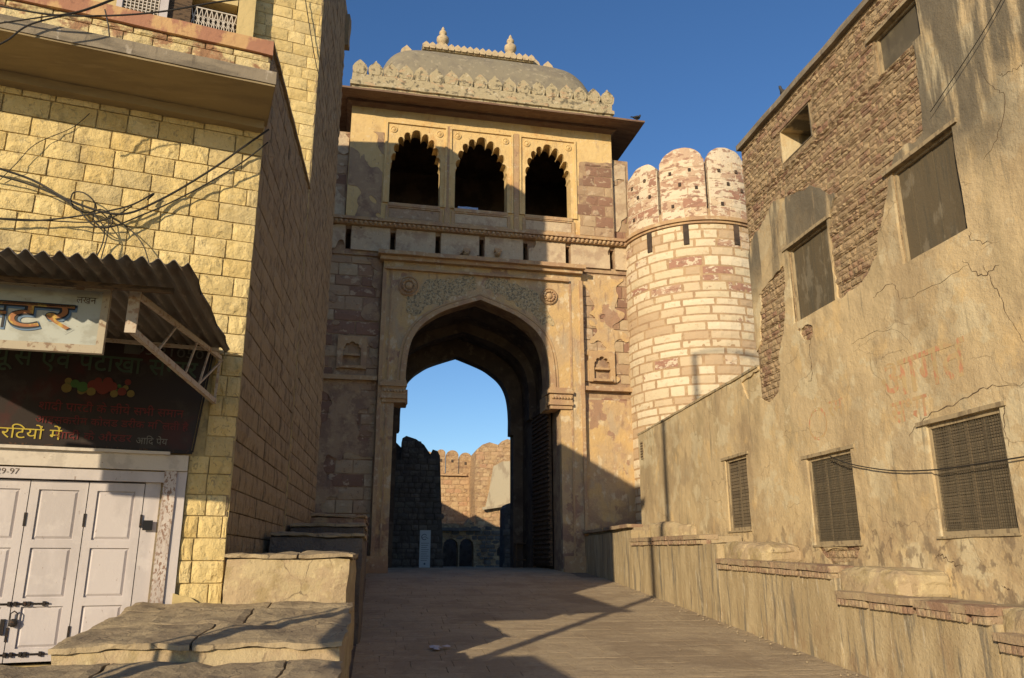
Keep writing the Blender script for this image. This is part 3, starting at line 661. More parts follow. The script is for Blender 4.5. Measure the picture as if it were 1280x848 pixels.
# gallery storey: three scalloped openings
def foil(c, hw, zs, zt, zb, n=9):
    out = [(c + hw, zb), (c + hw, zs)]
    N = n * 7
    for i in range(N + 1):
        t = i / N; th = math.pi * t
        ex = hw * (math.copysign(abs(math.cos(th)) ** .8, math.cos(th))); ez = zs + (zt - zs) * (abs(math.sin(th)) ** .95 + .05 * math.exp(-((t - .5) * 14) ** 2))
        sc_ = abs(math.sin(math.pi * t * n)); k = 1 - .15 * (1 - sc_ ** .55) * (1 if 0.005 < t < .995 else 0)
        out.append((c + ex * k, zs + (ez - zs) * k))
    return out + [(c - hw, zs), (c - hw, zb)]
wins = []
for (xl, xr, xt, yt) in ((485.5, 549.5, 519, 168), (568, 634, 601, 176), (656.5, 714, 686, 184)):
    a = gp(xl, 262)[0]; c = gp(xr, 262)[0]; wins.append(((a + c) / 2, (c - a) / 2))
holes = [foil(c, hw, 15.6, 17.15, 13.82) for c, hw in wins]
b = MB(); b.prism([[(-3.68, 13.08), (7.48, 13.08), (7.48, 18.1), (-3.68, 18.1)]] + holes, 0.0, .62); b.build('gallery_wall', upper_plaster, gate)
for i, (c, hw) in enumerate(wins):
    # flat raised frame round each arch, then small rosettes in its corners
    fr = [[(c - hw - .25, 13.84), (c + hw + .25, 13.84), (c + hw + .25, 17.52), (c - hw - .25, 17.52)], [(c - hw - .17, 13.84 + .01), (c + hw + .17, 13.85), (c + hw + .17, 17.42), (c - hw - .17, 17.42)]]
    b = MB(); b.prism(fr, -.07, .0); b.build('arch_frame', upper_plaster, gate)
    for sx in (-1, 1):
        b = MB(); b.lathe([(.15, 0), (.15, .03), (.11, .05), (.09, .02), (.05, .06), (.02, .07)], (c + sx * (hw - .08), .0, 17.15), 14, 'y'); b.build('rosette', upper_plaster, gate)
    # parapet panel below
    b = MB(); b.rbox(c - hw - .02, c + hw + .02, -.09, .2, 13.7, 13.84, .2, .01, i); b.build('sill', gate_trim, gate)
    b = MB(); b.prism([[(c - hw - .12, 13.12), (c + hw + .12, 13.12), (c + hw + .12, 13.7), (c - hw - .12, 13.7)], [(c - hw, 13.2), (c + hw, 13.2), (c + hw, 13.64), (c - hw, 13.64)]], -.06, 0)
    b.build('panel_frame', gate_trim, gate)
    MB().box(c - hw + .02, c + hw - .02, -.025, 0.0, 13.22, 13.62).build('carved_panel', MATS['ashlar'] if i == 0 else MATS['inlay_white'] if 'inlay_white' in MATS else patch_plaster, gate)
for xc in (.5 * (wins[0][0] + wins[0][1] + wins[1][0] - wins[1][1]), .5 * (wins[1][0] + wins[1][1] + wins[2][0] - wins[2][1])):
    b = MB(); b.rbox(xc - .11, xc + .11, -.05, .1, 13.1, 17.55, .4, .01, xc); b.build('pilaster_strip', gate_trim, gate)
# gallery room
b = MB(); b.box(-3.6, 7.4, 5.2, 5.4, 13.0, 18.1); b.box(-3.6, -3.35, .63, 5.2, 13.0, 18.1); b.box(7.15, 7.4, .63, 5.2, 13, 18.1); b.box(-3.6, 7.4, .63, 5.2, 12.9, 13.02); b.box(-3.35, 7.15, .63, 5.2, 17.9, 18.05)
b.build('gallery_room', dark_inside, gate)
b = MB(); b.rbox(wins[1][0] - .95, wins[1][0] - .1, -.02, .3, 13.84, 14.02, .12, .06, 3, .03); o = b.build('cloth_bundle', cloth_blue); o.matrix_world = Matrix.Translation((GO[0], GO[1], 0)) @ Matrix.Rotation(rad(GA), 4, 'Z')
tag(o, 'crumpled pale blue cloth lying on the sill of the middle gallery arch', 'cloth')
# wings beside the gallery
for a, c in ((-8.5, -3.69), (7.49, 8.3)):
    MB().box(a, c, .26, 1.3, 13.08, 16.95).build('wing_wall', gate_mortar, gate)
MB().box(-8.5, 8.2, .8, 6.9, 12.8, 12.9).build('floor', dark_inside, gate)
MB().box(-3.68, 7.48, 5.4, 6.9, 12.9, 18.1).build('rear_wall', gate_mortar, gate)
# ashlar blocks on the wings and flanks
rg = random.Random(11)
nL = gp(440, 440); nR = gp(754, 458)
def no_niche(u, v, rc):
    for s, z in (nL, nR):
        if abs(u - s) < .55 and abs(v - z) < .75: return False
    return True
rc = rows(-4.9, -2.16, -.3, 11.55, .48, (.6, 1.3), rg, .035, .2, no_niche) + rows(-4.9, -3.72, 13.12, 16.9, .46, (.5, 1.0), rg, .03, .2)
rcr = rows(6.0, 8.15, 6.9, 11.55, .46, (.5, 1.0), rg, .03, .2, no_niche) + rows(7.5, 8.15, 13.12, 16.85, .46, (.5, .8), rg, .03, .15) + rows(6.0, 8.15, -.3, 6.3, .5, (.6, 1.1), rg, .03, .15)
place(gate, rc + rcr, V_ashlar, 'block', Matrix.Identity(4), 300, rg, .012, .245)
# plaster that still clings to the flanks
def patch(x0, x1, z0, z1, thr, seed, m, nm='plaster_patch', y=.205, sc_=.75):
    sheet(x0, x1, z0, z1, .075, lambda u, v: thr + fbm(u, v, sc_, seed), holes=[(s - .5, s + .5, z - .62, z + .62) for s, z in (nL, nR)], thick=.05, disp=lambda u, v: y + .012 * fbm(u, v, 2)).build(nm, m, gate)
patch(-4.9, -2.16, -.3, 11.5, -.34, 5.5, gate_mortar); patch(6.0, 8.15, 6.95, 11.5, .2, 15.5, gate_plaster)
patch(6.0, 8.15, -.3, 6.2, .75, 35.5, gate_plaster)
patch(-4.9, -3.72, 13.1, 16.9, .12, 4.5, patch_plaster); patch(7.5, 8.15, 13.1, 16.9, -.05, 8.5, patch_plaster)
sheet(-3.66, -2.32, 13.12, 16.95, .07, lambda u, v: .1 - fbm(u, v, .7, 2.2), thick=.03, disp=lambda u, v: -.02).build('plaster_patch', gate_mortar, gate)['kind'] = 'stuff'
rc = rows(5.75, 7.45, 13.15, 16.5, .46, (.45, .9), rg, .03, .1)
f_ = poly_sd([(5.95, 13.2), (7.6, 12.9), (7.6, 16.7), (5.95, 16.6), (5.85, 15.0)])
rc = [q for q in rc if f_((q[0] + q[1]) / 2, (q[2] + q[3]) / 2) < -.15]
place(gate, rc, V_ashlar, 'block', Matrix.Identity(4), 80, rg, .004, -.028)
sheet(5.7, 7.47, 13.1, 16.7, .07, lambda u, v: -f_(u, v) - .05 + .05 * fbm(u, v, 3), thick=.03, disp=lambda u, v: -.012).build('mortar_bed', gate_mortar, gate)
# string below the niches
for a, c in ((-4.9, -2.16), (6.0, 8.1)):
    b = MB(); b.rbox(a, c, .02, .3, 6.55, 6.72, .3, .012, a); b.build('niche_string', gate_trim, gate)
for (s, z) in (nL, nR):
    nf = MB(); nloop = foil(s, .34, z + .02, z + .42, z - .52, 5)
    nf.prism([[(s - .55, z - .62), (s + .55, z - .62), (s + .55, z + .66), (s - .55, z + .66)], nloop], .12, .3)
    n_ = nf.build('niche', gate_trim, gate)
    b = MB(); b.prism([[(s - .5, z - .6), (s + .5, z - .6), (s + .5, z + .6), (s - .5, z + .6)]], .275, .285); b.build('niche_back', gate_mortar, n_)
    b = MB(); b.rbox(s - .42, s + .42, .04, .28, z - .6, z - .5, .15, .01, s); b.rbox(s - .3, s + .3, .08, .275, z - .12, z - .04, .15, .01, s); b.build('niche_sill', gate_trim, n_)
# plinth stones
for a, c in ((-4.9, -1.5), (5.02, 8.15)):
    b = MB(); b.rbox(a, c, -.12, .3, -.9, .15, .4, .03, a); b.build('plinth', gate_trim, gate)
# eave slab on brackets
b = MB()
ep = [(-.0, 18.42), (-1.15, 18.10), (-1.2, 18.2), (-.0, 18.62)]
def eave_ring(b, x0, x1, y0, y1, o, zi0, zi1, zo0, zo1):
    inn = [(x0, y0), (x1, y0), (x1, y1), (x0, y1)]; out = [(x0 - o, y0 - o), (x1 + o, y0 - o), (x1 + o, y1 + o), (x0 - o, y1 + o)]
    N = 24; I = []; O = []
    for k in range(4):
        for q in range(N):
            t = q / N; I.append((inn[k][0] + (inn[(k + 1) % 4][0] - inn[k][0]) * t, inn[k][1] + (inn[(k + 1) % 4][1] - inn[k][1]) * t))
            O.append((out[k][0] + (out[(k + 1) % 4][0] - out[k][0]) * t, out[k][1] + (out[(k + 1) % 4][1] - out[k][1]) * t))
    n = 4 * N; vs = []
    for L_, z in ((I, zi0), (O, zo0), (O, zo1), (I, zi1)):
        for j, p in enumerate(L_):
            w_ = .035 * nz((p[0], p[1], z), 1.3, 3) if L_ is O else 0
            vs.append((p[0] + w_, p[1] + w_, z + w_))
    fs = []
    for r_ in range(4):
        for j in range(n): fs.append((r_ * n + j, r_ * n + (j + 1) % n, ((r_ + 1) % 4) * n + (j + 1) % n, ((r_ + 1) % 4) * n + j))
    b.add(vs, fs)
eave_ring(b, -3.68, 7.48, 0, 6.9, 1.15, 18.3, 18.5, 18.12, 18.2); b.build('eave', eave_mat, gate)
b = MB(); eave_ring(b, -3.68, 7.48, 0.0, 6.9, 1.05, 18.51, 18.62, 18.215, 18.26); b.build('eave_top', mossy, gate)
b = MB(); eave_ring(b, -3.66, 7.46, 0.02, 6.88, .22, 18.02, 18.3, 18.16, 18.3); b.build('cove', eave_mat, gate)
# parapet with leaf-shaped merlons
b = MB(); b.rbox(-3.75, 7.55, -.1, .25, 18.4, 18.95, .3, .02, 1); b.rbox(-3.75, -3.4, .25, 6.9, 18.4, 18.95, .4, .02, 2); b.rbox(7.2, 7.55, .25, 6.9, 18.4, 18.95, .4, .02, 3); b.rbox(-3.75, 7.55, 6.9, 7.1, 18.4, 18.95, .4, .02, 4)
par = b.build('parapet', mossy, gate)
b = MB(); b.rbox(-3.82, 7.62, -.2, .22, 18.95, 19.12, .25, .02, 5); b.rbox(-3.82, -3.42, .22, 6.9, 18.95, 19.12, .4, .02, 6); b.rbox(7.22, 7.62, .22, 6.9, 18.95, 19.12, .4, .02, 7); b.build('parapet_moulding', mossy, par)
b = MB(); b.rbox(-3.75, 7.55, -.12, .18, 19.12, 19.5, .25, .02, 8); b.rbox(7.25, 7.55, .18, 6.9, 19.12, 19.5, .4, .02, 9); b.rbox(-3.75, -3.45, .18, 6.9, 19.12, 19.5, .4, .02, 9); b.build('parapet_band', mossy, par)
def leaf(w_, h_):
    hp_ = [(.36, 0), (.44, .12), (.5, .32), (.5, .5), (.40, .68), (.22, .82), (.08, .92), (0, 1.0)]
    return [(x * w_, z * h_) for x, z in hp_] + [(-x * w_, z * h_) for x, z in hp_[::-1][1:]]
leafme = []
for k in range(4):
    b = MB(); rr = random.Random(k); lf = [(x * (1 + rr.uniform(-.03, .03)), z * (1 + rr.uniform(-.05, .03))) for x, z in leaf(.60, .74)]
    b.prism([lf], -.09, .14); lf2 = [(x * .66, .06 + z * .68) for x, z in lf]; b.prism([lf2], -.11, -.09); leafme.append(b.mesh('merlon', mossy))
for i in range(18):
    x = -3.44 + i * .636
    link_mesh('merlon', leafme[i % 4], par, Matrix.Translation((x, 0, 19.47)) @ Matrix.Rotation(rp.uniform(-.03, .03), 4, 'Y'))
for i in range(10):
    for x in (7.4, -3.6):
        link_mesh('merlon', leafme[i % 4], par, Matrix.Translation((x, .55 + i * .64, 19.47)) @ Matrix.Rotation(math.pi / 2 if x > 0 else -math.pi / 2, 4, 'Z'))
# vaulted roof, ridge and finials
dl = gp(470, 92, 3.2); dr = gp(733, 108, 3.2); dtop = gp(560, 74, 3.4)
dcx = (dl[0] + dr[0]) / 2; dhx = (dr[0] - dl[0]) / 2; ZB = 19.2; ZT = dtop[1]
b = MB(); NU, NV = 48, 22; vs = []; fs = []
for i in range(NU + 1):
    for j in range(NV + 1):
        u = -1 + 2 * i / NU; u = math.copysign(abs(u) ** .7, u) if abs(u) > .0 else 0; v = -1 + 2 * j / NV
        vv = math.sin(v * math.pi / 2); uu = max(-1, min(1, u))
        rr = max(0, 1 - abs(uu) ** 8) ** (1 / 2.6)
        zz = rr * (1 - abs(vv) ** 2.0) ** .78
        vs.append((dcx + uu * dhx, 3.45 + vv * 3.0 * (.6 + .4 * rr), ZB + (ZT - ZB) * zz))
for i in range(NU):
    for j in range(NV): a = i * (NV + 1) + j; fs.append((a, a + 1, a + NV + 2, a + NV + 1))
b.add(vs, fs).build('vaulted_roof', dome_mat, gate, smooth=True)
rl = gp(530, 72, 3.4); rr_ = gp(662, 90, 3.4)
b = MB(); b.rbox(rl[0], rr_[0], 3.1, 3.8, ZT - .15, ZT + .12, .3, .015, 3); b.rbox(rl[0] - .1, rr_[0] + .1, 3.0, 3.9, ZT + .12, ZT + .24, .3, .015, 4); rdg = b.build('ridge', mossy, gate)
b = MB(); b.rbox(rl[0] - .1, rr_[0] + .1, 3.15, 3.75, ZT + .42, ZT + .52, .3, .015, 4); b.build('ridge_cap', finial_mat, rdg)
tri = MB(); tri.prism([leaf(.3, .34)], -.07, .07); tm = tri.mesh('ridge_merlon', finial_mat)
nn = int((rr_[0] - rl[0]) / .3)
for i in range(nn + 1):
    link_mesh('ridge_merlon', tm, rdg, Matrix.Translation((rl[0] + i * .3 + .05, 2.98, ZT + .16)) @ Matrix.Rotation(0, 4, 'X'))
for px, py in ((508, 60), (822 / 3.46 + 430, 76), (880 / 3.46 + 430, 80)):
    s, z = gp(px, py + 8, 3.4); b = MB(); b.prism([leaf(.55, .7)], -.1, .1); b.build('ridge_horn', finial_mat, gate, Matrix.Translation((s, 3.4, z - .25)))
for px, ytop in ((554, 34), (638, 44)):
    s, z = gp(px, ytop, 3.4); z0 = ZT + .5; h = z - z0
    prof = [(.24, 0), (.25, .06), (.12, .1), (.11, .16), (.22, .24), (.30, .36), (.29, .48), (.16, .58), (.11, .62), (.19, .68), (.17, .76), (.08, .84), (.09, .88), (.05, .95), (.015, 1.0)]
    b = MB(); b.lathe([(r_, t * h) for r_, t in prof], (s, 3.4, z0), 18); b.build('finial', finial_mat, gate, smooth=True)
# open door leaf with iron-studded battens, folded back against the right jamb
leafo = MB(); leafo.box(4.86, 4.96, 1.35, 4.1, -.2, 6.3); lf = leafo.build('door_leaf', wood_dark, gate)
bt = MB().box(-.03, .03, 0, 2.75, 0, .1).mesh('batten', wood_dark)
for k in range(34):
    link_mesh('batten', bt, lf, Matrix.Translation((4.83, 1.35, -.1 + k * .185)))
# pigeon on the eave corner
def bird(name, loc, rz, s, label):
    e = empty(name, loc, rz, label, 'bird')
    b = MB(); pr = [(-.16, .07, .018), (-.10, .085, .04), (-.03, .10, .062), (.04, .12, .064), (.09, .15, .048), (.12, .19, .034), (.135, .225, .036), (.15, .245, .028), (.165, .25, .012)]
    b.tube([(p[0] * s, 0, p[1] * s) for p in pr], [p[2] * s for p in pr], 10)
    b.build('body', bird_mat, e, smooth=True)
    b = MB(); b.bar((-.12 * s, 0, .085 * s), (-.27 * s, 0, .05 * s), .05 * s, .015 * s); b.build('tail', bird_mat, e)
    b = MB(); b.tube([(.165 * s, 0, .248 * s), (.19 * s, 0, .243 * s)], [.01 * s, .003 * s], 6); b.build('beak', bird_mat, e)
    for q in (-1, 1):
        b = MB(); b.tube([(.02 * s, q * .025 * s, .07 * s), (.02 * s, q * .025 * s, 0)], .007 * s, 5); b.build('leg', bird_mat, e)
        b = MB(); b.tube([(.07 * s, q * .055 * s, .13 * s), (-.04 * s, q * .06 * s, .11 * s), (-.16 * s, q * .03 * s, .08 * s)], [.03 * s, .035 * s, .008 * s], 6); b.build('wing', bird_mat, e)
s, z = gp(797, 150, -.9)
bw = Matrix.Translation((GO[0], GO[1], 0)) @ Matrix.Rotation(rad(GA), 4, 'Z') @ Vector((8.35, -.95, 18.28))
bird('pigeon', bw, 25, 1.35, 'dark pigeon perched on the right corner of the gate eave')

# ================================================================ ROUND BASTION
TC = (12.95, 30.6); TR = 3.05
tower = empty('round_bastion', (TC[0], TC[1], 0), 0, 'round bastion of whitewashed stone courses with domed merlons beside the gate', 'tower')
def cyl_block(a0, a1, z0, z1, r, thick, n, m, rng, name='block', parent=None, bulge=.02, ztop=None):
    b = MB(); vs = []; N = max(2, int(abs(a1 - a0) * r / .35)); J = 2
    for j in range(J + 1):
        for i in range(N + 1):
            a = a0 + (a1 - a0) * i / N; z = z0 + (z1 - z0) * j / J
            e = i in (0, N) or j in (0, J)
            rr = r - (.004 if e else -.002 - rng.random() * bulge * .5)
            aa = a + ((rng.random() - .5) * .012 if e and i in (0, N) else 0); zz = z + ((rng.random() - .5) * .012 if e else 0)
            if ztop: zz = min(zz, ztop(aa))
            vs.append((rr * math.cos(aa), rr * math.sin(aa), zz))
    n0 = len(vs)
    for j in range(J + 1):
        for i in range(N + 1):
            v = vs[j * (N + 1) + i]; k = (r - thick) / math.hypot(v[0], v[1]); vs.append((v[0] * k, v[1] * k, v[2]))
    fs = []
    W = N + 1
    for j in range(J):
        for i in range(N): a = j * W + i; fs.append((a, a + 1, a + W + 1, a + W))
    ring = [i for i in range(W)] + [j * W + N for j in range(1, J + 1)] + [J * W + i for i in range(N - 1, -1, -1)] + [j * W for j in range(J - 1, 0, -1)]
    for q in range(len(ring)):
        a, c = ring[q], ring[(q + 1) % len(ring)]; fs.append((a, n0 + a, n0 + c, c))
    b.add(vs, fs); return b.build(name, m, parent)
def cyl_shell(a0, a1, r, z0, z1, n=60, m=None, name='wall', parent=None, rin=None):
    b = MB(); vs = []
    rin = rin or r - .6
    for a in [a0 + (a1 - a0) * i / n for i in range(n + 1)]:
        for rr, z in ((r, z0), (r, z1), (rin, z1), (rin, z0)): vs.append((rr * math.cos(a), rr * math.sin(a), z))
    fs = []
    for i in range(n):
        for k in range(4): fs.append((i * 4 + k, (i + 1) * 4 + k, (i + 1) * 4 + (k + 1) % 4, i * 4 + (k + 1) % 4))
    b.add(vs, fs + [(0, 1, 2, 3), (4 * n, 4 * n + 3, 4 * n + 2, 4 * n + 1)]); return b.build(name, m, parent)
A0, A1 = rad(150), rad(330)
b = MB(); b.lathe([(TR, -1.5), (TR, 11.9), (TR, 12.95), (TR - .02, 13.0)], (0, 0, 0), 72); b.build('wall', tower_mortar, tower, smooth=False)
rt = random.Random(17); z = -1.0; stones = 0
while z < 12.75:
    h = rt.uniform(.28, .44); h = min(h, 12.85 - z)
    if h < .15: break
    a = rad(165) + rt.random() * .2
    while a < rad(318):
        wd = rt.uniform(.55, 1.45) / TR
        sr = z > 11.9
        cyl_block(a + .018, a + wd - .018, z + .035, z + h - .035, TR + .012, .07, 3, whitewash if rt.random() > (.05 if z < 10 else .28) else whitewash_merlon, rt, 'block', tower)
        a += wd
    z += h
b = MB()
cyl_shell(A0, A1, TR + .16, 12.95, 13.1, 70, gate_trim, 'string_course', tower, TR - .2)
cyl_shell(A0, A1, TR + .08, 12.85, 12.95, 70, gate_trim, 'string_course', tower, TR - .2)
for px in (812, 858, 921):
    # slits under the string course
    r_ = ray(px, 300); dx, dy = r_[0], r_[1]
    A = dx * dx + dy * dy; B_ = -2 * (dx * TC[0] + dy * TC[1]); Cc = TC[0] ** 2 + TC[1] ** 2 - (TR + .02) ** 2
    t = (-B_ - math.sqrt(max(0, B_ * B_ - 4 * A * Cc))) / (2 * A); an = math.atan2(dy * t - TC[1], dx * t - TC[0])
    if an < 0: an += 2 * math.pi
    cyl_shell(an - .035, an + .035, TR + .055, 12.0, 12.84, 2, dark_inside, 'slit', tower, TR - .1)
def cyl_ang(px, py, R_):
    r_ = ray(px, py); dx, dy = r_[0], r_[1]
    A = dx * dx + dy * dy; B_ = -2 * (dx * TC[0] + dy * TC[1]); Cc = TC[0] ** 2 + TC[1] ** 2 - R_ * R_
    disc = B_ * B_ - 4 * A * Cc
    t = (-B_ - math.sqrt(max(0, disc))) / (2 * A); an = math.atan2(dy * t - TC[1], dx * t - TC[0])
    return an + 2 * math.pi if an < 0 else an
a1_ = cyl_ang(823, 230, TR); a2_ = cyl_ang(883.5, 230, TR); stepa = a2_ - a1_
print('tower angles', math.degrees(a1_), math.degrees(a2_))
cyl_shell(A0, A1, TR - .04, 13.1, 13.5, 60, tower_mortar, 'parapet_foot', tower, TR - .6)
for k in range(-1, 3):
    s0 = a1_ + stepa * (k - .0) + .02; s1 = a1_ + stepa * (k + 1) - .02
    if k == -1: s0 = a1_ - stepa * .95
    am = (s0 + s1) / 2; hwA = (s1 - s0) / 2
    def ztop(a, am=am, hwA=hwA, k=k): 
        t = min(1, abs(a - am) / hwA); return (15.72 if k >= 0 else 15.45) + .56 * (1 - t ** 2.3) ** .62 + .03 * noise.noise(Vector((a * 9, k, 0)))
    N = 18; vs = []
    for i in range(N + 1):
        a = s0 + (s1 - s0) * i / N; zt = ztop(a)
        for rr, z in ((TR - .0, 13.1), (TR - .0, 15.3), (TR - .02, min(zt, 15.7)), (TR - .10, zt), (TR - .5, zt), (TR - .55, 13.1)): vs.append((rr * math.cos(a), rr * math.sin(a), z))
    fs = []
    for i in range(N):
        for q in range(6): fs.append((i * 6 + q, (i + 1) * 6 + q, (i + 1) * 6 + (q + 1) % 6, i * 6 + (q + 1) % 6))
    fs += [tuple(range(6)), tuple(N * 6 + q for q in range(5, -1, -1))]
    b = MB(); b.add(vs, fs); mo = b.build('merlon', whitewash_merlon, tower)
    z = 13.14
    while z < 15.6:
        h = rt.uniform(.34, .5); h = min(h, 15.68 - z); a = s0 + .01
        if h < .12: break
        while a < s1 - .02:
            wd = min(rt.uniform(.4, 1.1) / TR, s1 - a - .004)
            if s1 - a - wd < .08: wd = s1 - a - .004
            cyl_block(a + .008, a + wd - .008, z + .025, z + h - .025, TR + .02, .06, 3, whitewash_merlon, rt, 'block', mo)
            a += wd
        z += h
    # loopholes
    for (fa, fz) in ((-.5, 15.15), (.35, 15.2), (-.1, 14.6), (.6, 14.4), (-.45, 13.7)):
        a = am + fa * hwA; b = MB(); pos = ((TR + .03) * math.cos(a), (TR + .03) * math.sin(a), fz)
        Mx = Matrix.Translation(pos) @ Matrix.Rotation(a, 4, 'Z')
        b.box(-.08, .022, -.055, .055, -.07, .07, Mx); b.build('loophole', dark_inside, mo)

# ================================================================ RIGHT: plastered building, plane X = 8.8 facing the street
BX = 8.8; BY = 17.4
bld = empty('plastered_building', (BX, BY, 0), -90, 'tall tan plastered building with exposed rubble and boarded windows on the right', 'building')
def U(Y): return BY - Y
def bq(px, py): Y, z = onX(px, py, BX); return (U(Y), z)
U0, U1 = 0.0, 12.5
winr = {  # name: (u0,u1,z0,z1)
 'narrow': (U(19.66), U(18.40), .72, 2.50), 'low_mid': (U(15.60), U(13.96), .30, 2.05), 'low_near': (U(11.79), U(10.13), .37, 2.14),
 'mid_far': (U(15.57), U(13.91), 5.0, 6.73), 'mid_near': (U(11.79), U(10.17), 4.95, 6.72), 'top_near': (U(11.77), U(10.50), 8.67, 9.48), 'top_far': (U(15.42), U(14.12), 8.78, 9.60)}
holes = [w_ for k, w_ in winr.items() if k != 'narrow']
# core wall of mortar behind everything
MB().prism([[(U0, -3), (U1, -3), (U1, 10.3), (U0, 10.3)]] + [[(h[0], h[2]), (h[1], h[2]), (h[1], h[3]), (h[0], h[3])] for h in holes], .045, .55).build('wall', rubble_mortar, bld)
MB().box(U0, U1, 3.5, 3.7, -3, 10.3).box(U0, U0 + .3, .55, 3.5, -3, 10.3).box(U1 - .3, U1, .55, 3.5, -3, 10.3).build('rear_wall', rubble_mortar, bld)
for z in (-.2, 4.0, 7.8): MB().box(U0 + .3, U1 - .3, .55, 3.5, z, z + .15).build('floor', dark_inside, bld)
P1 = [bq(*p) for p in ((925, 150), (1130, -60), (1142, 57), (1153, 166), (1118, 195), (1108, 225), (1104, 262), (1103, 285), (1093, 325), (1077, 352), (1047, 372), (1040, 330), (1036, 270), (1041, 248), (1017, 233), (988, 244), (967, 255), (945, 290), (932, 330), (925, 250))]
P2 = [bq(*p) for p in ((979, 334), (970, 342), (951, 367), (949, 427), (938, 459), (937, 497), (962, 500), (976, 490), (974, 448), (981, 409), (980, 370))]
P3 = [bq(*p) for p in ((998, 412), (1017, 404), (1015, 420), (1004, 428))]
P4 = [bq(*p) for p in ((1022, 684), (1076, 682), (1070, 702), (1040, 706))]
sd = [poly_sd(P) for P in (P1, P2, P3, P4)]
def Fplaster(u, v):
    d = min(f(u, v) for f in sd)
    return d + .10 * fbm(u, v, 1.6, 3.3) + .05 * fbm(u, v, 5, 1.3)
pw = sheet(U0, U1, -3, 10.05, .085, Fplaster, holes, .05, lambda u, v: .022 * fbm(u, v, .8, 6) + .006 * fbm(u, v, 4, 2))
pw.build('plaster_coat', plaster_tan, bld, smooth=True)
def pdisp(u, v): return .022 * fbm(u, v, .8, 6) + .006 * fbm(u, v, 4, 2)
rr2 = random.Random(33)
def in_rub(u, v, rc):
    if any(h[0] - .02 < u < h[1] + .02 and h[2] - .02 < v < h[3] + .02 for h in holes): return False
    for h in holes:
        if rc[0] < h[1] and rc[1] > h[0] and rc[2] < h[3] and rc[3] > h[2]: return False
    return min(f(u, v) for f in sd) < .12
rc = rows(U0 + .02, 8.2, -.4, 10.12, .095, (.09, .42), rr2, .010, .6, in_rub)
# now and then a bigger stone
place(bld, rc, V_rubble, 'stone', Matrix.Identity(4), 300, rr2, .010, .03, .04)
b = MB(); b.rbox(U0 - .05, U1, -.07, .9, 10.2, 10.34, .35, .02, 3); b.build('roof_edge', concrete, bld)
MB().box(U0 + .01, U1, .9, 3.7, 10.2, 10.3).build('roof', concrete, bld)
bird('roof_bird', (BX + .1, onX(976, 118, BX)[0], 10.35), 200, 1.0, 'small dark bird perched on the roof edge of the plastered building')
def lintel_slab(par_, h, y=-.03):
    b = MB(); b.rbox(h[0] - .18, h[1] + .14, y, .3, h[3] + .001, h[3] + .07, .2, .008, h[0]); b.build('lintel', frame_wood, par_)
def frame(par_, h, t=.07, y0=.08, y1=.18, m=frame_wood, name='frame'):
    b = MB(); b.prism([[(h[0], h[2]), (h[1], h[2]), (h[1], h[3]), (h[0], h[3])], [(h[0] + t, h[2] + t), (h[1] - t, h[2] + t), (h[1] - t, h[3] - t), (h[0] + t, h[3] - t)]], y0, y1)
    return b.build(name, m, par_)
def board_window(key, nb, m):
    h = winr[key]; w0 = frame(bld, h, .05, .09, .19); w0.name = 'window'
    n = nb; wd = (h[1] - h[0] - .12) / n
    for k in range(n):
        b = MB(); x0 = h[0] + .06 + k * wd; b.box(x0 + .005, x0 + wd - .005, .135 + .008 * (k % 2), .155 + .008 * (k % 2), h[2] + .06, h[3] - .06); b.build('board', m, w0)
    lintel_slab(w0, h)
    return w0, h
board_window('mid_far', 4, board_grey)
board_window('mid_near', 5, board_grey)
w0, h = board_window('top_near', 1, glass_dusty)
# open square hole with splayed reveal
h = winr['top_far']; b = MB(); b.prism([[(h[0], h[2]), (h[1], h[2]), (h[1], h[3]), (h[0], h[3])], [(h[0] + .03, h[2] + .02), (h[1] - .03, h[2] + .02), (h[1] - .03, h[3] - .03), (h[0] + .03, h[3] - .03)]], .03, .75); w0 = b.build('window', plaster_tan, bld)
MB().box(h[0], h[1], .76, .8, h[2], h[3]).build('recess_back', dark_inside, w0)
b = MB(); b.box((h[0] + h[1]) / 2 - .2, (h[0] + h[1]) / 2 - .12, .6, .74, h[2], h[3]); b.box((h[0] + h[1]) / 2 + .1, (h[0] + h[1]) / 2 + .18, .6, .74, h[2], h[3]); b.build('mullion', plaster_tan, w0)
b = MB(); b.rbox(h[0] - .3, h[1] + .1, .0, .3, h[3], h[3] + .1, .2, .01, 6); b.build('lintel', rubble, w0)
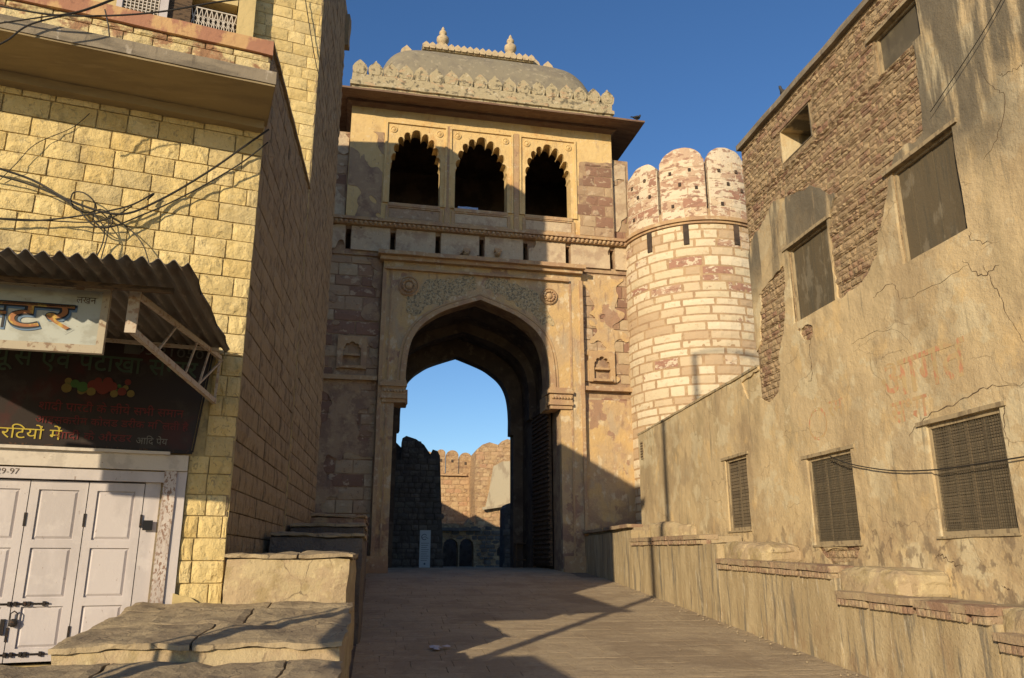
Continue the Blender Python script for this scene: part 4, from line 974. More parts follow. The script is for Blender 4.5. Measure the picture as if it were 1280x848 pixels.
# louvred and meshed shutters
def mesh_window(par_, h, ncol, nlou, mesh=True, torn=False):
    w0 = frame(par_, h, .07, .05, .17); w0.name = 'window'
    cw = (h[1] - h[0] - .14) / ncol
    lz = (h[3] - h[2] - .14) / nlou
    me = MB(); me.add([(0, 0, 0), (cw - .05, 0, 0), (cw - .05, .014, lz * .92), (0, .014, lz * .92), (0, .012, 0), (cw - .05, .012, 0), (cw - .05, .026, lz * .92), (0, .026, lz * .92)], [(0, 1, 2, 3), (5, 4, 7, 6), (0, 3, 7, 4), (1, 5, 6, 2), (3, 2, 6, 7), (0, 4, 5, 1)])
    lm = me.mesh('slat', shutter_wood)
    for c_ in range(ncol):
        x = h[0] + .07 + c_ * cw
        b = MB(); b.box(x, x + .025, .085, .15, h[2] + .07, h[3] - .07); b.box(x + cw - .025, x + cw - .002, .085, .15, h[2] + .07, h[3] - .07); b.build('stile', shutter_wood, w0)
        for k in range(nlou):
            link_mesh('slat', lm, w0, Matrix.Translation((x + .025, .095, h[2] + .07 + k * lz)))
    if mesh:
        b = MB(); n1 = int((h[1] - h[0]) / .045)
        for k in range(n1):
            x = h[0] + .03 + k * (h[1] - h[0] - .06) / n1; b.bar((x, .066, h[2] + .03), (x + .02 * math.sin(k), .066, h[3] - .03), .005)
        n2 = int((h[3] - h[2]) / .06)
        for k in range(n2):
            z = h[2] + .03 + k * (h[3] - h[2] - .06) / n2; b.bar((h[0] + .03, .072, z), (h[1] - .03, .072, z + .01 * math.sin(k * 2)), .004)
        o = b.build('wire_mesh', mesh_wire, w0, fix=False); o['kind'] = 'stuff'
    lintel_slab(w0, h); b = MB(); b.rbox(h[0] - .04, h[1] + .05, -.03, .2, h[2] - .035, h[2], .2, .012, h[0]); b.build('sill', frame_wood, w0)
    MB().box(h[0], h[1], .23, .25, h[2], h[3]).build('inner_blind', dark_inside, w0)
    return w0
mesh_window(bld, winr['low_mid'], 3, 34); mesh_window(bld, winr['low_near'], 4, 36)
# faded red writing
fd = MB()
uu, zz = bq(1098, 505)
put_text(['आ', 'ग', 'त'], .95, red_faded, bld, U(12.75), -.002, 2.75, extrude=.0006, bold=.012, name='painted_letters', conform=pdisp)
put_text(['स', 'भ', 'ा'], .55, red_faded, bld, U(12.6), -.002, 2.3, extrude=.0006, bold=.01, name='painted_letters', conform=pdisp)
put_text(['र', 'म'], .5, red_faded, bld, U(14.6), -.002, 2.75, extrude=.0006, bold=.005, name='painted_letters', conform=pdisp)
# oval painted marks
for px, py, w_, hh in ((945, 535, .16, .4), (1022, 530, .36, .34)):
    u, z = bq(px, py)
    pts = [(u + w_ * math.cos(a / 12 * math.pi * 2), z + hh * math.sin(a / 12 * math.pi * 2)) for a in range(12)]
    pi_ = [(u + (w_ - .05) * math.cos(a / 12 * math.pi * 2), z + (hh - .06) * math.sin(a / 12 * math.pi * 2)) for a in range(12)]
    if u > 0:
        b = MB(); b.prism([pts, pi_], -.0022, .003); b.v = [(p[0], p[1] + pdisp(p[0], p[2]), p[2]) for p in b.v]; b.build('painted_oval', red_faded, bld)
# long cracks cut in the plaster
rk = random.Random(4)
def crack(par_, pts, wmax=.02, y=-.03, name='crack'):
    P = smooth_curve([(p[0], p[1]) for p in pts], 7); m = MB(); vs = []
    for i, p in enumerate(P):
        t = i / (len(P) - 1); ww = .55 * wmax * (.25 + .75 * math.sin(math.pi * t)) * rk.uniform(.35, 1.1)
        jx, jz = rk.uniform(-.03, .03), rk.uniform(-.03, .03)
        yy = .022 * fbm(p[0], p[1], .8, 6) + .006 * fbm(p[0], p[1], 4, 2) - .004
        vs += [(p[0] + jx - ww * .5, yy, p[1] + jz + ww * .5), (p[0] + jx + ww * .5, yy, p[1] + jz - ww * .5), (p[0] + jx + ww * .5, yy + .03, p[1] + jz - ww * .5), (p[0] + jx - ww * .5, yy + .03, p[1] + jz + ww * .5)]
    fs = []
    for i in range(len(P) - 1):
        a = i * 4
        for q in range(4): fs.append((a + q, a + (q + 1) % 4, a + 4 + (q + 1) % 4, a + 4 + q))
    m.add(vs, fs); m.build(name, crack_dark, par_)
for pts, w_ in ((((1205, 325), (1228, 345), (1250, 330)), .03), (((1229, 330), (1240, 350), (1255, 385), (1280, 425)), .03),
    (((1212, 290), (1215, 300), (1240, 305)), .03), (((1091, 372), (1114, 354), (1125, 375)), .022), (((1125, 375), (1160, 362), (1210, 330)), .014),
    (((1135, 545), (1160, 520), (1205, 500), (1235, 485), (1280, 480)), .03), (((1063, 430), (1110, 412), (1140, 430)), .012),
    (((1222, 76), (1240, 110), (1255, 120), (1252, 160), (1230, 200)), .018), (((1248, 95), (1265, 88), (1280, 80)), .014),
    (((1014, 425), (1013, 445), (1015, 470), (1010, 478)), .03), (((1258, 500), (1254, 525), (1262, 560)), .03), (((1168, 700), (1175, 694), (1192, 705), (1206, 708)), .03), (((1253, 733), (1262, 738)), .05)):
    crack(bld, [bq(*p) for p in pts], w_)

def rcable(pts, r, off, label):
    P = []
    for px, py in pts:
        Y_, z_ = onX(px, py, BX - off); P.append((BX - off, Y_, z_))
    tag(MB().tube(smooth_curve(P, 8), r, 6).build('cable', cable_mat), label, 'cable')
rcable([(1036, 570), (1062, 580), (1110, 588), (1160, 588), (1210, 582), (1300, 568)], .011, .07, 'slack cable running between the two meshed lower windows')
rcable([(1262, -20), (1235, 30), (1200, 85), (1163, 140)], .008, .08, 'thin wire dropping diagonally over the stained plaster at top right')
# low boundary wall with narrow shuttered window, between building and bastion
bw_ = empty('boundary_wall', (BX, BY, 0), -90, 'lower tan plaster wall with a narrow shuttered window between building and bastion', 'wall')
E0 = U(26.6); zt0, zt1 = 4.2, 4.47
h = winr['narrow']
def topz(u): return zt1 + (zt0 - zt1) * (u / E0)
MB().prism([[(E0, -3), (-.001, -3), (-.001, zt1 - .03), (E0, zt0 - .03)], [(h[0], h[2]), (h[1], h[2]), (h[1], h[3]), (h[0], h[3])]], .045, .4).build('wall', plaster_tan, bw_)
sdl = poly_sd([bq(*p) for p in ((950, 462), (925, 478), (935, 500), (965, 500))])
pw = sheet(E0, -.0005, -3, 4.6, .085, lambda u, v: min(topz(u) + .02 * fbm(u, 0, 2) - v, sdl(u, v) + .08 * fbm(u, v, 2)), [h], .05, lambda u, v: .02 * fbm(u, v, .8, 6) + .005 * fbm(u, v, 4, 2))
pw.build('plaster_coat', MATS['plaster_low'] if 'plaster_low' in MATS else plaster_tan, bw_, smooth=True)
b = MB(); b.rbox(E0 - .01, -.02, -.03, .42, 0, .06, .3, .012, 3, fx=lambda p: (p[0], p[1], p[2] + topz(p[0]) - .02)); b.build('wall_top', plaster_ledge, bw_)
mm = mesh_window(bw_, h, 2, 20, mesh=False)
uv_, zv_ = bq(803, 563)
b = MB(); b.prism([[(uv_ - .14, zv_ - .3), (uv_ + .14, zv_ - .3), (uv_ + .14, zv_ + .3), (uv_ - .14, zv_ + .3)]], -.02, .04); vg = b.build('vent_grille', frame_wood, bw_)
for k in range(6): MB().box(uv_ - .11, uv_ + .11, -.035, -.018, zv_ - .24 + k * .09, zv_ - .2 + k * .09).build('slat', wood_dark, vg)

# ---- stepped masonry ledges along the right
FX = 7.75
def rstep(name, Ya, Yb, za, zb, label, topmat=ledge_top, carved=True, cope=.2):
    """ledge from Ya (far) to Yb (near); coping top za..zb"""
    e = empty(name, (FX, Ya, 0), -90, label, 'ledge', 'stepped stone ledges along the right wall')
    Ln = Ya - Yb; zf = lambda u: za + (zb - za) * u / Ln
    b = MB(); b.rbox(0, Ln, .0, BX - FX - .04, -2.6, 0, .35, .02, Ya, fx=lambda p: (p[0], p[1], (p[2] + 2.6) * (zf(p[0]) - cope + 2.6) / 2.6 - 2.6)); b.build('body', plaster_ledge, e)
    b = MB(); b.rbox(.02, Ln - .02, .1, BX - FX - .05, 0, cope - .02, .25, .025, Ya + 3, .01, fx=lambda p: (p[0], p[1], p[2] + zf(p[0]) - cope)); b.build('top', topmat, e)
    r = random.Random(int(Ya * 10)); u = 0.0
    while u < Ln - .05:
        wd = min(r.uniform(.7, 1.35), Ln - u)
        if Ln - u - wd < .3: wd = Ln - u
        b = MB(); b.rbox(u + .008, u + wd - .008, -.10 + r.uniform(-.02, .02), .4, cope * .45, cope + .012, .16, .016, u + Ya, .012, fx=lambda p: (p[0], p[1], p[2] + zf(p[0]) - cope))
        cs = b.build('coping_stone', red_slab, e)
        if carved:
            q = u + .05
            while q < u + wd - .06:
                b = MB(); b.rbox(q, q + .085, -.075 + r.uniform(-.01, .01), .2, -.02, cope * .45, .05, .008, q, .01, fx=lambda p: (p[0], p[1], p[2] + zf(p[0]) - cope)); b.build('dentil', red_slab, cs); q += .105
        u += wd
    return e
rstep('stone_ledge', 30.3, 24.55, 1.08, 1.10, 'highest stone ledge running from the gate pier, half in shadow', carved=False, cope=.2)
rstep('stone_ledge', 24.5, 18.85, .66, .60, 'stone ledge below the narrow shuttered window, second from the gate')
rstep('stone_ledge', 18.05, 13.2, .04, -.09, 'stone ledge below the middle louvred window with red carved coping')
rstep('stone_ledge', 13.14, 9.6, -.49, -.58, 'stone ledge below the big meshed window with red carved coping', cope=.2)
rstep('stone_ledge', 9.55, 6.0, -.87, -.98, 'lowest and nearest stone ledge at the right edge of the picture', cope=.2)
MB().rbox(0, .8, 0, 1.0, -2.6, .38, .3, .02, 9).build('ledge_body', plaster_ledge, None, Matrix.Translation((FX, 18.85, 0)) @ Matrix.Rotation(-math.pi / 2, 4, 'Z'))
o = bpy.data.objects['ledge_body']; tag(o, 'plain plastered pier joining two ledges below the narrow window', 'ledge')
# raised end blocks standing at the far end of ledges
def rblock(Ya, Yb, x0, z0, z1, label, m=block_face):
    b = MB(); b.rbox(0, Ya - Yb, x0 - FX, BX - FX + .03, z0 - .12, z1, .13, .05, Ya, .05, fx=lambda p: (p[0], p[1] + .25 * max(0, p[0] - (Ya - Yb) * .55) * (p[1] < BX - FX - .1), p[2] - (.10 * max(0, p[0] - (Ya - Yb) * .5) if p[2] > z0 + .15 else 0)))
    o = b.build('raised_block', m, None, Matrix.Translation((FX, Ya, 0)) @ Matrix.Rotation(-math.pi / 2, 4, 'Z')); tag(o, label, 'block', 'raised blocks on the right ledges')
rblock(25.2, 21.9, 8.35, .66, 1.12, 'raised block with white carved leaves on the ledge by the vent grille')
rblock(18.05, 16.2, 7.84, .02, .40, 'cracked yellow raised block on the ledge left of the middle window')
rblock(13.25, 11.7, 7.84, -.5, -.12, 'pinkish raised block on the ledge between middle and near windows')
rblock(9.6, 8.2, 7.84, -.9, -.55, 'low plastered block at the right edge above the lowest ledge')
for k in range(12):
    pass

# ================================================================ LEFT: shop house
shop = empty('shop_house', (HO[0], HO[1], 0), HA, 'low yellow rock-faced stone shop house with flat balcony slab on the left', 'house')
MHi = (Matrix.Translation((HO[0], HO[1], 0)) @ Matrix.Rotation(rad(HA), 4, 'Z')).inverted()
MS = MHi @ Matrix.Translation((HO[0], HO[1], 0)) @ Matrix.Rotation(rad(SA), 4, 'Z')     # side wall frame: x along, -y outward
DR = (-4.9, -.98, -1.35, 1.12)        # door opening (s0,s1,z0,z1)
PT = 8.82
MB().prism([[(-9, -3), (0, -3), (0, PT - .02), (-9, PT - .02)], [(DR[0], DR[2]), (DR[1], DR[2]), (DR[1], DR[3]), (DR[0], DR[3])]], .06, .4).build('wall', yellow_mortar, shop)
SL = 5.85
MB().box(.4, SL, .06, .45, -3, PT - .02, MS).build('side_wall', roughcast_joint, shop)
b = MB(); b.box(-9, -.1, 5.0, 5.4, -3, PT); b.box(-9, -8.7, .4, 5, -3, PT); b.box(-8.9, -.3, .3, 5, 7.3, 7.45); b.build('rear_wall', roughcast_joint, shop)
ry = random.Random(8)
def kf(u, v, rc):
    return True
rc = rows(-5.6, 0, 3.15, 7.4, .315, (.38, .66), ry, .014, .04) + rows(-.43, 0, 1.52, 3.15, .315, (.2, .5), ry, .014, .04) + rows(-.635, 0, -1.6, 1.52, .312, (.26, .5), ry, .014, .04)
place(shop, rc, V_yellow, 'block', Matrix.Identity(4), 230, ry, .008, .03)
rc = rows(-5.6, 0, 7.45, 8.55, .33, (.38, .7), ry, .014, .03)
place(shop, rc, V_soiled, 'block', Matrix.Identity(4), 60, ry, .006, .03)
# red coping on the parapet
b = MB(); b.rbox(-6, .02, -.04, .35, PT - .27, PT, .3, .012, 3); b.build('parapet_coping', red_coping, shop)
# side wall blocks
rsd = random.Random(9)
rc = rows(.02, SL, -1.4, PT - .02, .36, (.42, .8), rsd, .02, .06)
place(shop, rc, V_cast, 'side_block', MS, 300, rsd, .008, .03)
b = MB(); b.rbox(0, SL, -.02, .4, PT, PT + .06, .4, .012, 3, M=MS); b.build('parapet_cap', roughcast, shop)
# balcony slab
b = MB(); b.rbox(-7, .03, -1.28, .02, 7.17, 7.2, .4, .004, 1); b.build('slab_soffit', concrete_soffit, shop)
b = MB(); b.rbox(-7, .04, -1.3, .02, 7.203, 7.42, .3, .01, 2); b.build('balcony_slab', concrete, shop)
b = MB(); b.rbox(-7, -.02, -.18, .03, 7.02, 7.168, .4, .012, 2); b.build('slab_haunch', concrete_soffit, shop)
b = MB(); b.rbox(-2.75, -2.35, -1.0, -.7, 7.42, 7.5, .1, .05, 2, .03); o = b.build('stone_chip', concrete); o.matrix_world = Matrix.Translation((HO[0], HO[1], 0)) @ Matrix.Rotation(rad(HA), 4, 'Z'); tag(o, 'loose broken lump of rubble lying on the balcony slab', 'rubble')
# painted plaster foot of the corner, below the blocks
sheet(-.66, -.0, -1.6, .1, .06, lambda u, v: -.55 + fbm(u, v, 1.2, 3) * .4 - v, thick=.05, disp=lambda u, v: -.055 + .02 * fbm(u, v, 3)).build('foot_plaster', yellow_paint, shop)
# door: frame, lintels, leaves
b = MB(); b.rbox(-5.2, -.64, -.07, .2, 1.27, 1.5, .3, .006, 1); b.build('door_lintel', lintel_paint, shop)
b = MB(); b.rbox(-5.2, -.95, -.03, .2, 1.1, 1.25, .3, .004, 2); b.build('door_head', door_paint, shop)
b = MB(); b.rbox(-.95, -.78, -.05, .2, -1.4, 1.27, .25, .006, 3); b.build('door_post', old_post, shop)
b = MB(); b.rbox(-.78, -.64, -.02, .2, -1.4, 1.27, .25, .006, 4); b.build('door_post', door_paint, shop)
b = MB(); b.rbox(-5.2, -.64, -.2, .3, -1.5, -1.36, .3, .01, 5); b.build('threshold', wood_dark, shop)
lw = .73; x1 = -1.19; zt_, zb_ = 1.08, -1.3
b = MB(); b.box(x1 + .003, -.95, .06, .11, zb_, zt_ + .02); b.build('door_jamb', door_paint, shop)
bolt_done = 0
for k in range(5):
    a, c = x1 - (k + 1) * lw + .006, x1 - k * lw - .006
    st = .11; rails = [(zb_, zb_ + .17), (-.62 + .02, -.62 + .13), (.17, .28), (zt_ - .12, zt_)]
    # frame of the leaf with three panel openings
    ops = [(rails[i][1], rails[i + 1][0]) for i in range(3)]
    lf = MB().prism([[(a, zb_), (c, zb_), (c, zt_), (a, zt_)]] + [[(a + st, o0), (c - st, o0), (c - st, o1), (a + st, o1)] for o0, o1 in ops], .05, .095).build('door_leaf', door_paint, shop)
    for o0, o1 in ops:
        m = MB(); m.box(a + st, c - st, .080, .09, o0, o1)
        g0 = .045; vs = [(a + st + .012, .08, o0 + .012), (c - st - .012, .08, o0 + .012), (c - st - .012, .08, o1 - .012), (a + st + .012, .08, o1 - .012), (a + st + g0, .058, o0 + g0), (c - st - g0, .058, o0 + g0), (c - st - g0, .058, o1 - g0), (a + st + g0, .058, o1 - g0)]
        m.add(vs, [(4, 5, 6, 7), (0, 1, 5, 4), (1, 2, 6, 5), (2, 3, 7, 6), (3, 0, 4, 7)]); m.build('panel', door_paint, lf, fix=False)
    for zz in (-.95, .55):
        MB().box(c - .012, c + .018, .035, .052, zz - .09, zz + .09).build('hinge', black_iron, lf)
    if k in (1, 2):
        xb = a + .02 if k == 1 else c - .2
        for zz, dx in ((-.56, 0), (-1.2, .04)):
            m = MB(); m.tube([(xb - .12 + dx, .03, zz), (xb + .42 + dx, .03, zz)], .012, 6)
            for q in (0, .16, .34): m.box(xb + q + dx, xb + q + .035 + dx, .015, .05, zz - .03, zz + .03)
            m.build('bolt', black_iron, lf)
        if k == 1:
            m = MB(); m.lathe([(.03, 0), (.055, .02), (.055, .05), (.02, .06)], (xb + .03, .045, -.80), 10, 'y'); m.tube([(xb - .01, .0, -.76), (xb - .01, .0, -.68), (xb + .03, .0, -.65), (xb + .07, .0, -.68), (xb + .07, .0, -.76)], .01, 6)
            m.box(xb - .12, xb - .07, .02, .05, -.95, -.75); m.build('padlock', black_iron, lf)
MB().box(-1.16, -1.03, .0, .02, .42, .56).build('door_plate', paint_black, shop)
MB().tube([(-1.36, .02, -1.02), (-1.22, .0, -1.0)], .012, 6).build('door_hook', black_iron, shop)
put_text(['152', ' ', '29-97'], .12, MATS['wood_dark'], shop, -3.25, -.036, 1.15, extrude=.001, bold=-.002, name='chalk_numbers')
# banner poster above the door
bn = empty('banner', (HO[0], HO[1], 0), HA, 'dark red and black printed shop banner above the white door', 'banner')
MB().prism([[(-4.9, 1.56), (-.62, 1.56), (-.46, 3.22), (-4.9, 3.22)]], -.09, -.055).build('print', banner_mat, bn)
fr_ = MB(); fr_.bar((-4.9, -.1, 1.55), (-.6, -.1, 1.55), .05); fr_.bar((-.6, -.1, 1.55), (-.44, -.1, 3.22), .03); fr_.bar((-4.9, -.1, 3.22), (-.44, -.1, 3.22), .03); fr_.build('frame', black_iron, bn)
b = MB(); b.rbox(-5, -.9, -.14, .02, 1.497, 1.54, .4, .004, 1); b.build('lower_batten', lintel_paint, bn)
s0, z0 = hp(0, 462); s1, z1 = hp(232, 478)
put_text(['ज', ('य', .0) if False else 'यू', 'स', ' ', 'ए', 'वं', ' ', 'प', 'टा', 'खा', ' ', 'से', ('न', .62), 'ट', 'र'], .36, txt_green, bn, s0 - .35, -.096, 2.68, bold=.003, fit=s1 - s0 + .5)
put_text(['शा', 'दी', ' ', 'पा', 'र', 'टी', ' ', 'के', ' ', 'ली', 'ये', ' ', 'स', 'भी', ' ', 'स', 'मा', 'न'], .17, txt_red, bn, hp(50, 508)[0], -.096, 2.06, bold=.0, fit=1.9)
put_text(['आ', 'इ', 'स', 'क', 'री', 'म', ' ', 'को', 'ल', 'ड', ' ', 'ड', 'रीं', 'क', ' ', 'मि', 'ल', 'ती', ' ', 'है'], .15, txt_red, bn, hp(45, 530)[0], -.096, 1.87, bold=.0, fit=2.0)
put_text(['पा', 'र', '\u093fट', 'यों', ' ', 'में'], .22, txt_yellow, bn, hp(-20, 545)[0], -.096, 1.64, bold=.0, fit=.95)
put_text(['शा', 'दी', ' ', 'के', ' ', 'औ', 'र', 'ड', 'र'], .15, txt_red, bn, hp(70, 547)[0], -.096, 1.66, bold=.0, fit=.98)
put_text(['आ', '\u093fद', ' ', 'पे', 'य'], .14, txt_white, bn, hp(170, 556)[0], -.096, 1.64, bold=.0, fit=.42)
MB().box(hp(157, 430)[0], hp(168, 430)[0] + .1, -.1, -.092, 2.97, 3.13).build('phone_icon', txt_pale, bn)
put_text(['93', ' ', '21050'], .19, txt_pale, bn, hp(170, 440)[0], -.096, 2.98, bold=.0, fit=.95)
s_, z_ = hp(125, 487); rf = random.Random(3)
fruits = [(rf.uniform(-.45, .5), rf.uniform(-.09, .12), rf.uniform(.035, .07), rf.choice('ryg')) for _ in range(16)] + [(-.42, -.03, .09, 'y'), (-.32, .04, .08, 'g'), (-.22, .0, .1, 'g'), (-.08, .03, .11, 'r'), (.05, .0, .12, 'r'), (.16, .03, .1, 'r'), (.1, .1, .09, 'r'), (.3, -.03, .08, 'r'), (.42, -.05, .07, 'y'), (-.1, -.06, .08, 'y'), (.2, -.07, .07, 'y')]
for k, (dx, dz, rr, cc) in enumerate(fruits):
    rr *= .75
    b = MB(); b.prism([[(s_ + dx + rr * math.cos(q * math.pi / 7), z_ + dz + rr * math.sin(q * math.pi / 7)) for q in range(14)]], -.0945 - k * .0006, -.091); b.build('printed_fruit', {'r': fruit_red, 'y': fruit_yellow, 'g': fruit_green}[cc], bn)
# ---- awning of corrugated sheet
aw = empty('awning', (0, 0, 0), 0, 'rusty corrugated sheet awning over the shop front on a welded truss', 'awning')
FR = Vector((-2.06, 8.3, 2.98)); FLc = Vector((-6.8, 7.85, 2.98))
WR = Vector((-2.38, 12.66, 3.16)); dW = Vector((math.cos(rad(HA)), math.sin(rad(HA)), 0)); WL = WR - dW * 4.9
NW = 31; per = 8; vs = []; fs = []; rw = random.Random(2)
nu = NW * per
for j in range(9):
    t = j / 8
    for i in range(nu + 1):
        s = i / nu
        p = (FR.lerp(FLc, s)).lerp(WR.lerp(WL, s), t)
        zz = .034 * math.cos(2 * math.pi * s * NW) - .02 * math.sin(t * 3) + .015 * math.sin(s * 14)
        e = .03 * nz((i * .25, j, 0), 1, 2) if j in (0, 8) else 0
        if i == 0: p = p + Vector((.03 * math.sin(j * 2.3), 0, -.03))
        vs.append((p.x, p.y + e, p.z + zz))
for j in range(8):
    for i in range(nu): a = j * (nu + 1) + i; fs.append((a, a + 1, a + nu + 2, a + nu + 1))
n = len(vs); vs2 = vs + [(v[0], v[1], v[2] + .008) for v in vs]
fs2 = fs + [tuple(q + n for q in f[::-1]) for f in fs]
for j in range(8): a = j * (nu + 1); fs2.append((a, a + nu + 1, n + a + nu + 1, n + a))
for i in range(nu): fs2.append((i, n + i, n + i + 1, i + 1))
MB().add(vs2, fs2).build('corrugated_sheet', zinc, aw, smooth=True, fix=False)
OT = Vector((-2.83, 9.2, 2.93)); OB = Vector((-2.83, 9.2, 2.50)); WT = Vector((-2.52, 12.6, 3.03)); WBt = Vector((-2.54, 12.6, 2.34))
tr_ = [(OT, WT, .05), (OB, WBt, .06), (WT, WBt, .03)]
for f0, f1 in ((.30, .30), (.55, .62), (.72, .80), (.92, .78)):
    tr_.append((OT.lerp(WT, f0 + .12), OB.lerp(WBt, f1 - .05), .022))
for a, c, w_ in tr_:
    b = MB(); b.bar(a, c, w_, w_ * 1.2); b.build('truss_bar', rust_steel, aw)
b = MB(); b.box(-.06, .06, -.015, .015, -.47, .05); b.build('truss_plate', rust_steel, aw, Matrix.Translation(OT))
b = MB(); b.bar((-7, 8.55, 2.9), (-2.36, 8.97, 2.9), .05, .06); b.build('purlin', wood_dark, aw)
b = MB(); b.bar((-6.6, 11.3, 3.05), (-2.45, 12.1, 3.03), .05, .05); b.build('purlin', rust_steel, aw)
# ---- hanging sign
sg = empty('shop_sign', (-3.13, 9.2, -.125), 5, 'white hanging shop sign with orange and blue Hindi lettering under the awning', 'sign')
MB().box(-3.2, 0, 0, .05, 2.38, 3.08).build('sign_face', sign_white, sg)
b = MB(); b.prism([[(-3.24, 2.33), (.04, 2.33), (.04, 3.12), (-3.24, 3.12)], [(-3.16, 2.42), (-.035, 2.42), (-.035, 3.05), (-3.16, 3.05)]], -.02, .06); b.build('sign_frame', sign_frame, sg)
b = MB(); b.tube([(-1.13, -.02, 2.4), (-1.13, -.03, 2.22)], .012, 6); b.build('hook', rust_steel, sg)
for mm_, bd_, yy, dx in ((paint_blue, .026, -.006, .020), (paint_black, .016, -.011, 0), (paint_orange, .0, -.016, -.004)):
    put_text([('से'), ('न', .66), 'ट', 'र'], .44, mm_, sg, -1.72 + dx, yy, 2.58 - dx * .6, bold=bd_, fit=1.42, extrude=.002)
b = MB(); b.box(-1.8, -.28, -.018, -.012, 2.835, 2.86); b.build('headline', paint_black, sg)
put_text(['ल', 'ख', 'न'], .11, wood_dark, sg, -.3, -.004, 2.9, extrude=.001, fit=.2)
# ---- cables on the facade
def cable(pts, label, r=.013, off=-.14, grp='cables strung over the yellow shop front', plane='h'):
    P = []
    for i, (px, py) in enumerate(pts):
        o_ = off + .05 * math.sin(i * 1.7)
        s, z = hp(px, py, o_); d = (math.cos(rad(HA)), math.sin(rad(HA))); n_ = (-d[1], d[0])
        P.append((HO[0] + d[0] * s + n_[0] * o_, HO[1] + d[1] * s + n_[1] * o_, z))
    b = MB(); b.tube(smooth_curve(P, 6), r, 6); o = b.build('cable', cable_mat); tag(o, label, 'cable', grp)
cable([(-20, 205), (40, 225), (90, 252), (150, 268), (200, 250), (260, 215), (310, 180), (336, 162)], 'thick black cable sagging to the corner just under the balcony slab', .017)
cable([(-20, 215), (40, 232), (90, 255), (125, 285), (180, 268), (240, 240), (300, 205), (335, 178)], 'second black cable looping below the thick one across yellow blocks', .012)
cable([(-20, 272), (40, 276), (100, 270), (160, 258), (192, 242), (184, 250)], 'cable running flat from the left frame edge to the cable knot', .013)
cable([(-20, 272), (60, 276), (110, 278), (140, 272), (165, 258)], 'lower flat cable joining the knot from the left', .010)
cable([(88, 250), (92, 241), (104, 241), (116, 250), (120, 262), (108, 266), (92, 260), (88, 250), (95, 255), (118, 262)], 'coiled loop of black cable hanging in the knot', .011)
cable([(118, 262), (117, 275), (128, 285), (140, 280), (138, 268), (125, 262), (118, 268), (130, 285), (128, 305), (119, 324)], 'cable tails dropping from the knot to the awning', .010)
cable([(122, 262), (135, 275), (134, 295), (126, 324)], 'straight cable drop from the knot behind the awning', .009)
cable([(135, 270), (160, 285), (178, 305), (186, 328)], 'thin cable curving from the knot down to the awning edge', .009)
cable([(112, 142), (90, 160), (45, 180), (20, 205), (0, 225)], 'thin cable trailing diagonally below the balcony slab', .006, -.05)
# cables that cross above the balcony
def cable3(P, r, label, grp):
    b = MB(); b.tube(smooth_curve(P, 8), r, 6); o = b.build('cable', cable_mat); tag(o, label, 'cable', grp)
def hw3(px, py, off):
    s, z = hp(px, py, off); d = (math.cos(rad(HA)), math.sin(rad(HA))); n_ = (-d[1], d[0]); return (HO[0] + d[0] * s + n_[0] * off, HO[1] + d[1] * s + n_[1] * off, z)
cable3([hw3(*p, -1.5) for p in ((-20, 4), (60, 18), (130, 20), (200, 15), (270, 3), (330, -4))], .014, 'dark cable swinging across the top left above the red coping', 'cables above the balcony')
cable3([hw3(*p, -1.6) for p in ((-20, 32), (50, 22), (100, 14), (150, -5))], .011, 'dark cable rising to the right at the top left corner', 'cables above the balcony')
cable3([hw3(*p, -1.4) for p in ((-10, 60), (10, 50), (40, 30), (110, 12), (160, -8))], .013, 'dark cable crossing from the slab edge up past the coping', 'cables above the balcony')
cable3([hw3(*p, -.5) for p in ((131, 12), (135, 30), (137, 50), (137, 58))], .012, 'short cable hanging down over the parapet to the slab', 'cables above the balcony')
# ================================================================ TALL HOUSE behind
TO = Vector((-2.0, 18.6, 0))
tall = empty('tall_house', TO, HA, 'tall yellow painted house rising behind the shop house', 'house')
MTi = (Matrix.Translation(TO) @ Matrix.Rotation(rad(HA), 4, 'Z')).inverted()
MT = MTi @ Matrix.Translation(TO) @ Matrix.Rotation(rad(SA), 4, 'Z')
TL = 5.9; TT = 18.6
MB().box(-9, 0, .06, .5, -1, TT).build('wall', yellow_mortar, tall)
MB().box(.5, TL, .06, .5, -1, TT, MT).build('side_wall', roughcast_joint, tall)
b = MB(); b.box(-9.5, -.55, 5.6, 6.0, -1, TT); b.box(-9.5, -9, .5, 5.6, -1, TT); b.box(-9.4, -.5, .5, 5.6, TT - 1.0, TT - .9); b.build('rear_wall', roughcast_joint, tall)
rt2 = random.Random(14)
sA = onP(318, 20, (TO.x, TO.y), HA)[0]
rc = rows(sA, 0, 8.3, TT - .1, .33, (.42, .75), rt2, .012, .05)
place(tall, rc, V_yplain, 'block', Matrix.Identity(4), 120, rt2, .006, .04)
rc = rows(.02, TL, -.8, TT - .05, .36, (.5, .9), rt2, .02, .06)
place(tall, rc, V_cast, 'side_block', MT, 300, rt2, .008, .03)
tp = lambda px, py, off=0.0: onP(px, py, (TO.x, TO.y), HA, off)
a = tp(297, 20)[0]; c = sA
b = MB(); b.rbox(a, c, -.35, .05, 8.2, TT, .5, .01, 3); b.build('pilaster', yellow_paint, tall)
